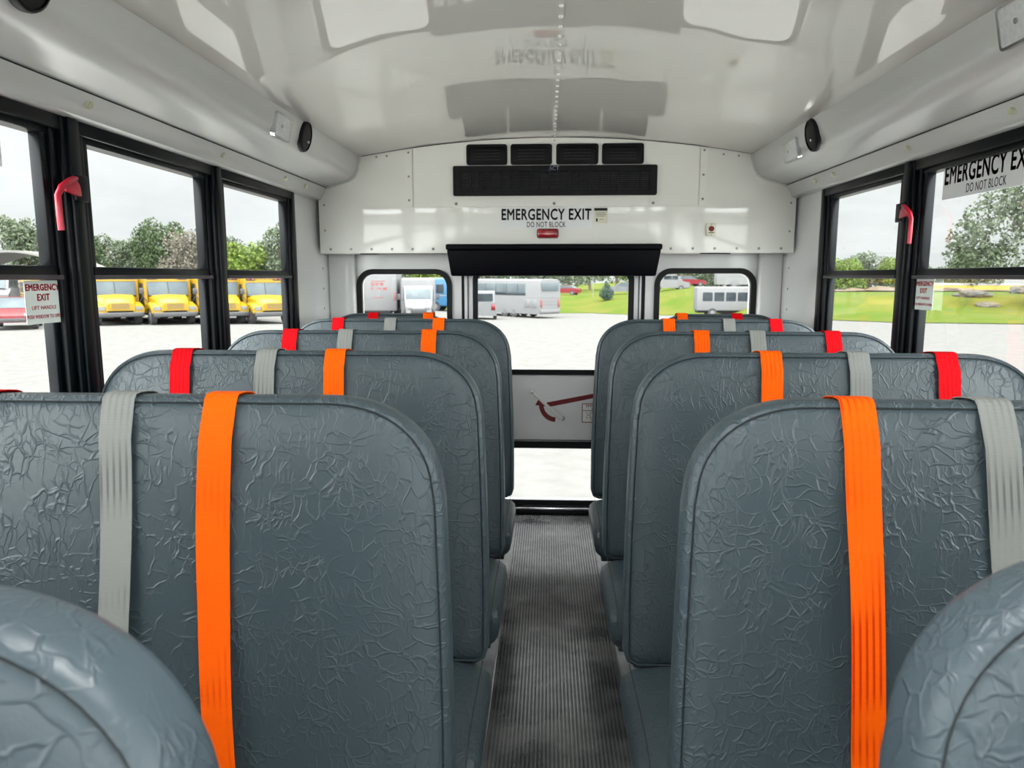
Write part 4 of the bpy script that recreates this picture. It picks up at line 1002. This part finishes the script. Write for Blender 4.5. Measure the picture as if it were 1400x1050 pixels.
# motor coach: rear along +x, left side along -y
def coach():
    o = empty('motor_coach', label='long white motor coach parked beyond the rear door', cat='coach')
    sec = [(-1.27, .38), (1.27, .38), (1.29, 2.9), (1.2, 3.38), (1.0, 3.5), (-1.0, 3.5), (-1.2, 3.38), (-1.29, 2.9)]
    b = MB(); b.loft([[(x, q[0] * k, q[1] if q[1] < 3 else q[1] - (1 - k) * 1.2) for q in sec] for x, k in ((-12, .97), (-11.7, 1), (-.2, 1), (0, .96))]); b.build('body', M_vw, o)
    b = MB(); b.box(-11.4, -1.9, -1.31, -1.26, 2.05, 3.10, .02); w0 = b.build('window_band', M_vg, o)
    b = MB(); b.box(-11.4, -1.9, -1.32, -1.262, 2.03, 2.28, .02); b.build('lower_glass', M_vdg, w0)
    for i in range(6): MB().box(-11.0 + 1.6 * i, -10.96 + 1.6 * i, -1.325, -1.3, 2.05, 3.1).build('divider', M_bump, w0)
    b = MB(); b.hexa([(-.02, -.95, 2.45), (.06, -.95, 2.45), (.06, .95, 2.45), (-.02, .95, 2.45), (-.02, -1.12, 3.2), (.03, -1.12, 3.2), (.03, 1.12, 3.2), (-.02, 1.12, 3.2)], .02); b.build('rear_window', M_vg, o)
    for z in (1.25, 1.55, 1.85): MB().box(-.01, .02, -.95, .95, z, z + .02).build('panel_line', M_silver, o)
    for x in (-4.9, -3.55): wheel(o, x, -1.12, .54, .3, -1); wheel(o, x, 1.12, .54, .3, 1)
    wheel(o, -10, -1.12, .54, .3, -1); wheel(o, -10, 1.12, .54, .3, 1)
    for x in (-7.2, -2.0, -1.1): MB().box(x, x + .75, -1.30, -1.27, .95, 1.7, .01).build('vent_panel', M_silver, o)
    for s in (-1, 1): MB().box(-.02, .03, s * 1.05 - .12, s * 1.05 + .12, 1.0, 1.7, .02).build('tail_light', M_vpink, o)
    MB().box(-.1, .12, -1.15, 1.15, .5, .78, .04).build('bumper', M_vw, o)
    return o
o = coach(); p = P(752, 66); o.location = p; o.rotation_euler = (0, 0, R(-48))
# generic box bodied shuttle / truck, front along +x
def cab_bus(name, label, cat, Lb, Wd, Ht, mtl, nwin, red=False, low=False):
    o = empty(name, label=label, cat=cat); h = Wd / 2
    b = MB(); b.box(-Lb, 0, -h, h, .55, Ht, .12, 3); b.build('body', mtl, o)
    b = MB(); b.loft([[(x, -q, .5), (x, q, .5), (x, q, z1), (x, q * .85, z1 + .05), (x, -q * .85, z1 + .05), (x, -q, z1)] for x, q, z1 in ((-.1, h * .86, 2.35), (.5, h * .84, 2.25), (1.15, h * .80, 1.45), (1.5, h * .78, 1.32), (2.1, h * .74, 1.15), (2.3, h * .68, .9))]); b.build('cab', mtl, o)
    b = MB(); b.hexa([(.60, -h * .74, 1.50), (1.19, -h * .72, 1.50), (1.19, h * .72, 1.50), (.60, h * .74, 1.50), (.36, -h * .72, 2.18), (.64, -h * .72, 2.18), (.64, h * .72, 2.18), (.36, h * .72, 2.18)], .01); b.build('windshield', M_vg, o)
    for s in (-1, 1):
        b = MB(); b.hexa([(.05, s * h * .82, 1.45), (.95, s * h * .82, 1.45), (.95, s * h * .86, 1.45), (.05, s * h * .86, 1.45), (.05, s * h * .82, 2.1), (.5, s * h * .82, 2.1), (.5, s * h * .86, 2.1), (.05, s * h * .86, 2.1)]); b.build('side_window', M_vdg, o)
        wheel(o, 1.35, s * h * .76, .40, .26, s); wheel(o, -Lb * .72, s * (h - .16), .40, .36, s)
        b = MB(); b.tube([(.9, s * h * .84, 1.4), (.95, s * (h + .15), 1.5)], .02, 6); b.box(.92, 1.0, s * (h + .15) - .1, s * (h + .15) + .1, 1.45, 1.85, .02); b.build('mirror', M_bump, o)
        MB().box(2.18, 2.34, s * h * .5 - .16, s * h * .5 + .16, .86, 1.06, .02).build('headlamp', M_hl, o)
        if nwin: windows_row(o, -Lb + .5, (Lb - .9) / nwin, nwin, (Lb - .9) / nwin * .84, 1.45, 2.25, s * h, M_vdg)
        b = MB(); b.cyl((1.35, s * (h * .80), .42), (1.35, s * (h * .80 + .012), .42), .50, .50, 24); b.build('wheel_arch', M_under, o)
    MB().box(2.2, 2.36, -.5, .5, .62, .9, .02).build('grille', M_bump, o)
    MB().box(2.2, 2.45, -h * .8, h * .8, .42, .6, .03).build('bumper', M_silver, o)
    MB().box(-Lb + .1, 2.0, -h * .6, h * .6, .35, .6).build('chassis', M_under, o)
    return o
# white box truck (its rear shown) and hooded white truck beside it
o = cab_bus('box_truck', 'tall white box truck with faint red lettering behind left rear window', 'truck', 6.2, 2.45, 3.15, M_vw, 0)
p = P(518, 50); o.location = (p[0] + 6.2 * math.cos(R(98)), 50 + 6.2 * math.sin(R(98)), p[2]); o.rotation_euler = (0, 0, R(98))
for z, y_, ww, hh in ((2.62, .05, 1.0, .05), (2.42, .42, .22, .20), (2.42, .12, .20, .20), (2.42, -.20, .24, .20), (2.12, .45, .16, .16), (2.12, .0, .34, .10), (2.10, -.42, .30, .18), (1.5, 0, .6, .06)):
    MB().prism(rr(y_ - ww / 2, y_ + ww / 2, z - hh / 2, z + hh / 2, .02, 3), fx(-6.205), fx(-6.19)).build('red_graphic', M_vpink, o)
for s in (-1, 1): MB().box(-6.23, -6.2, s * 1.08 - .06, s * 1.08 + .06, 1.3, 1.85, .01).build('tail_light', M_vpink, o)
o = cab_bus('shuttle_bus', 'white hooded shuttle bus facing right in front of blue bus', 'bus', 4.2, 2.3, 2.85, M_vw, 3)
p = P(572, 50); o.location = (p[0], 50, p[2]); o.rotation_euler = (0, 0, R(-80))
# blue bus
o = empty('blue_bus', label='blue bus with light window frames behind the white hooded bus', cat='bus')
b = MB(); b.box(-9.5, 0, -1.2, 1.2, .5, 3.0, .15, 3); b.build('body', M_vblue, o)
MB().box(-9.45, -.05, -1.1, 1.1, 2.86, 3.06, .06).build('roof', M_vw2, o)
windows_row(o, -9.2, .86, 10, .72, 1.65, 2.45, -1.2, M_vdg); 
for x in (-7, -1.6): wheel(o, x, -1.05, .48, .3, -1); wheel(o, x, 1.05, .48, .3, 1)
MB().hexa([(-.05, -1, 1.5), (.03, -1, 1.5), (.03, 1, 1.5), (-.05, 1, 1.5), (-.05, -1, 2.6), (.03, -1, 2.6), (.03, 1, 2.6), (-.05, 1, 2.6)], .02).build('windshield', M_vg, o)
MB().box(-9.4, -.1, -1.215, 1.215, 1.42, 1.5).build('stripe', M_vw2, o)
p = P(622, 75); o.location = (p[0], 75, p[2]); o.rotation_euler = (0, 0, R(-8)); o.scale = (1.1, 1.1, 1.12)
# right rear: cutaway shuttle and a bigger bus behind it
o = cab_bus('shuttle_bus', 'low white shuttle bus with four dark windows in right rear window', 'bus', 5.0, 2.3, 2.75, M_vw, 4)
p = P(954, 58); o.location = (p[0] + 4.4, 59, ground(p[0] + 2, 58)); o.rotation_euler = (0, 0, R(-3)); o.scale = (.87, .87, .85)
b = MB()
o = empty('transit_bus', label='taller white bus parked behind the low white shuttle', cat='bus')
b = MB(); b.loft([[(x, -1.25, .5), (x, 1.25, .5), (x, 1.25, zt), (x, 1.1, zt + .15), (x, -1.1, zt + .15), (x, -1.25, zt)] for x, zt in ((-10, 3.2), (-.6, 3.2), (0, 2.6), (.5, 1.6))]); b.build('body', M_vw, o)
windows_row(o, -9.6, 1.0, 9, .8, 2.0, 2.85, 1.25, M_vdg); windows_row(o, -9.6, 1.0, 9, .8, 2.0, 2.85, -1.25, M_vdg)
MB().hexa([(-.2, -1.05, 1.9), (.40, -1.05, 1.9), (.40, 1.05, 1.9), (-.2, 1.05, 1.9), (-.3, -1.0, 2.7), (-.02, -1, 2.7), (-.02, 1, 2.7), (-.3, 1, 2.7)]).build('windshield', M_vg, o)
for x in (-7.5, -1.5): wheel(o, x, -1.1, .5, .3, -1); wheel(o, x, 1.1, .5, .3, 1)
xq = P(977, 80)[0]; o.location = (xq + .5, 80, gz(xq, 80)); o.rotation_euler = (0, 0, R(175)); o.scale = (.9, .9, .9)
# cars
def car(label, p, rz, mtl, kind='car', sc=1.0, name=None, cat=None):
    o = empty(name or kind, p, rz, label=label, cat=cat or kind)
    if kind == 'car':
        prof = [(-2.2, .35), (-2.25, .75), (-2.1, .98), (-1.5, 1.02), (1.0, .98), (1.9, .86), (2.2, .66), (2.22, .35)]
        cab = [(-1.75, 1.0), (-1.1, 1.42), (.2, 1.45), (1.1, .98)]
    elif kind == 'van':
        prof = [(-2.4, .35), (-2.45, 1.3), (1.5, 1.3), (1.7, 1.18), (2.45, 1.02), (2.5, .35)]
        cab = [(-2.42, 1.28), (-2.25, 2.02), (.75, 2.05), (1.6, 1.28)]
    W_ = .9
    b = MB(); b.loft([[(a_, y, c if c > .5 else c) for a_, c in prof] for y in (-W_ + .0, -W_ + .06, W_ - .06, W_)]); b.build('body', mtl, o)
    b = MB(); b.loft([[(a_ * k, y, c) for a_, c in cab] for y, k in ((-W_ + .10, .97), (-W_ + .2, 1), (W_ - .2, 1), (W_ - .10, .97))]); b.build('cabin', M_vg if kind == 'car' else mtl, o)
    if kind == 'car':
        b = MB(); b.loft([[(-1.12, y, 1.425), (.2, y, 1.455), (.2, y, 1.48), (-1.0, y, 1.46)] for y in (-W_ + .13, W_ - .13)]); b.build('roof', mtl, o)
    else:
        for s in (-1, 1):
            for x0, x1 in ((-2.0, -.9), (-.75, .2), (.3, 1.0)): MB().prism(rr(x0, x1, 1.4, 1.85, .06, 3), fy(s * .79), fy(s * .815)).build('side_window', M_vdg, o)
        MB().prism(rr(-.65, .65, 1.38, 1.9, .06, 3), fx(-2.40), fx(-2.46)).build('rear_window', M_vdg, o)
        MB().hexa([(1.0, -.7, 1.32), (1.62, -.7, 1.32), (1.62, .7, 1.32), (1.0, .7, 1.32), (.6, -.65, 1.95), (.92, -.65, 1.95), (.92, .65, 1.95), (.6, .65, 1.95)]).build('windshield', M_vg, o)
    xf = prof[-1][0]
    for s in (-1, 1):
        for x in (-1.4, 1.4): wheel(o, x, s * (W_ - .08), .33, .2, s)
        MB().box(xf - .22, xf + .02, s * .62 - .18, s * .62 + .18, .60, .76, .03).build('headlamp', M_hl, o)
        MB().box(prof[0][0] - .06, prof[0][0] + .1, s * .68 - .14, s * .68 + .14, .75, 1.2 if kind == 'van' else .92, .02).build('tail_light', M_tail, o)
    MB().box(xf - .1, xf + .05, -.5, .5, .38, .55, .02).build('grille', M_bump, o)
    o.scale = (sc, sc, sc)
    return o
car('red and white car parked at far left beside the sticker', P(20, 34), R(-58), M_vred)
car('white van parked behind the red car at far left', P(-8, 47), R(-60), M_vw, 'van', 1.3)
car('white van with dark rear glass left of the motor coach', P(661, 62), R(95), M_silver, 'van', 1.15)
def on_bank(px, Yd): x = P(px, Yd)[0]; return (x, Yd, gz(x, Yd))
car('red car parked on the bank right of the motor coach', on_bank(772, 96), R(160), M_vred, sc=.9)
car('dark grey car parked on the bank at right of door window', on_bank(851, 92), R(178), mat('car_dark_grey', (.06, .065, .075), .2, coat=.5, noise=(2, (.08, .085, .09), 0)))
car('white van on the bank in right rear window', on_bank(914, 90), R(0), M_vw, 'van', .95)
car('red car on the bank beside the white van', on_bank(940, 95), R(10), M_vred, sc=.95)
x_ = P(1368, 80)[0]; car('white car beyond the grass slope under the big tree', (x_, 80, gz(x_, 80) + .02), R(172), M_vw)
# yellow bus beyond the bank on the right: only its roof line shows
o = copy_tree(bus0); x_ = P(1328, 72)[0]; o.location = (x_ - 4.0, 72, gz(x_, 72)); o.rotation_euler = (0, 0, R(180)); tag(o, label='yellow bus side on beyond the bank at right, upper part showing', cat='school bus'); 
if 'group' in o: del o['group']
# white curved roof of a canopy behind the left buses
o = empty('canopy', P(45, 50), R(8), label='white curved canopy roof behind the buses at far left', cat='canopy')
b = MB(); n = 16
arc = [(-4.2 + 8.4 * i / n, 3.05 + 1.15 * math.sin(math.pi * i / n)) for i in range(n + 1)]; b.prism(arc + [(a_, c - .15) for a_, c in arc[::-1]], fy(-2.5), fy(2.5)); b.build('roof', M_vw2, o)
for x in (-4, 4):
    for y in (-2.2, 2.2): MB().cyl((x, y, 0), (x, y, 3.1), .08, .08, 10).build('post', M_silver, o)
# rubble on and beside the dirt track
M_rock = mat('rubble_stone', (.065, .065, .06), .9, spec=.1, noise=(2.5, (.10, .09, .075), .6), dist=.05)
def rock(px, Yd, sx, sz, label, m=M_rock, seed=0, nm='rock', cat='rock'):
    x = P(px, Yd)[0]; bm = bmesh.new(); bmesh.ops.create_icosphere(bm, subdivisions=3, radius=1)
    for v in bm.verts:
        k = 1 + .35 * mnoise.noise(v.co * 1.3 + Vector((seed, seed * 2, 0))) + .18 * mnoise.noise(v.co * 3.2 + Vector((seed, 0, 5)))
        v.co = Vector((v.co.x * sx * k, v.co.y * sx * .7 * k, v.co.z * sz * k))
    b = MB(); b.bm.free(); b.bm = bm; o = b.build(nm, m, ang=25, label=label, cat=cat); o.location = (x, Yd, gz(x, Yd) + sz * .3)
    return o
rock(1138, 63, 1.0, .5, 'brown grey rubble heap at left of first right window', seed=1, nm='rubble_heap', cat='rubble')
rock(1171, 61, 1.4, .6, 'low tan dirt heap in the middle of first right window', M_dirt, 2, 'dirt_heap', 'dirt heap')
rock(1208, 60, 1.7, .5, 'brown dirt heap at right of first right window', M_dirt, 3, 'dirt_heap', 'dirt heap')
rock(1306, 57.5, 1.3, .22, 'tan dirt heap before the yellow bus roof', M_dirt, 4, 'dirt_heap', 'dirt heap')
rock(1330, 50, 1.1, .35, 'grey boulder near the top of the grass slope', seed=5)
rock(1352, 46, .7, .22, 'smaller grey boulder lower on the grass slope', seed=6)
rock(1398, 52, .9, .4, 'grey rock at the right edge below the big tree', seed=7)
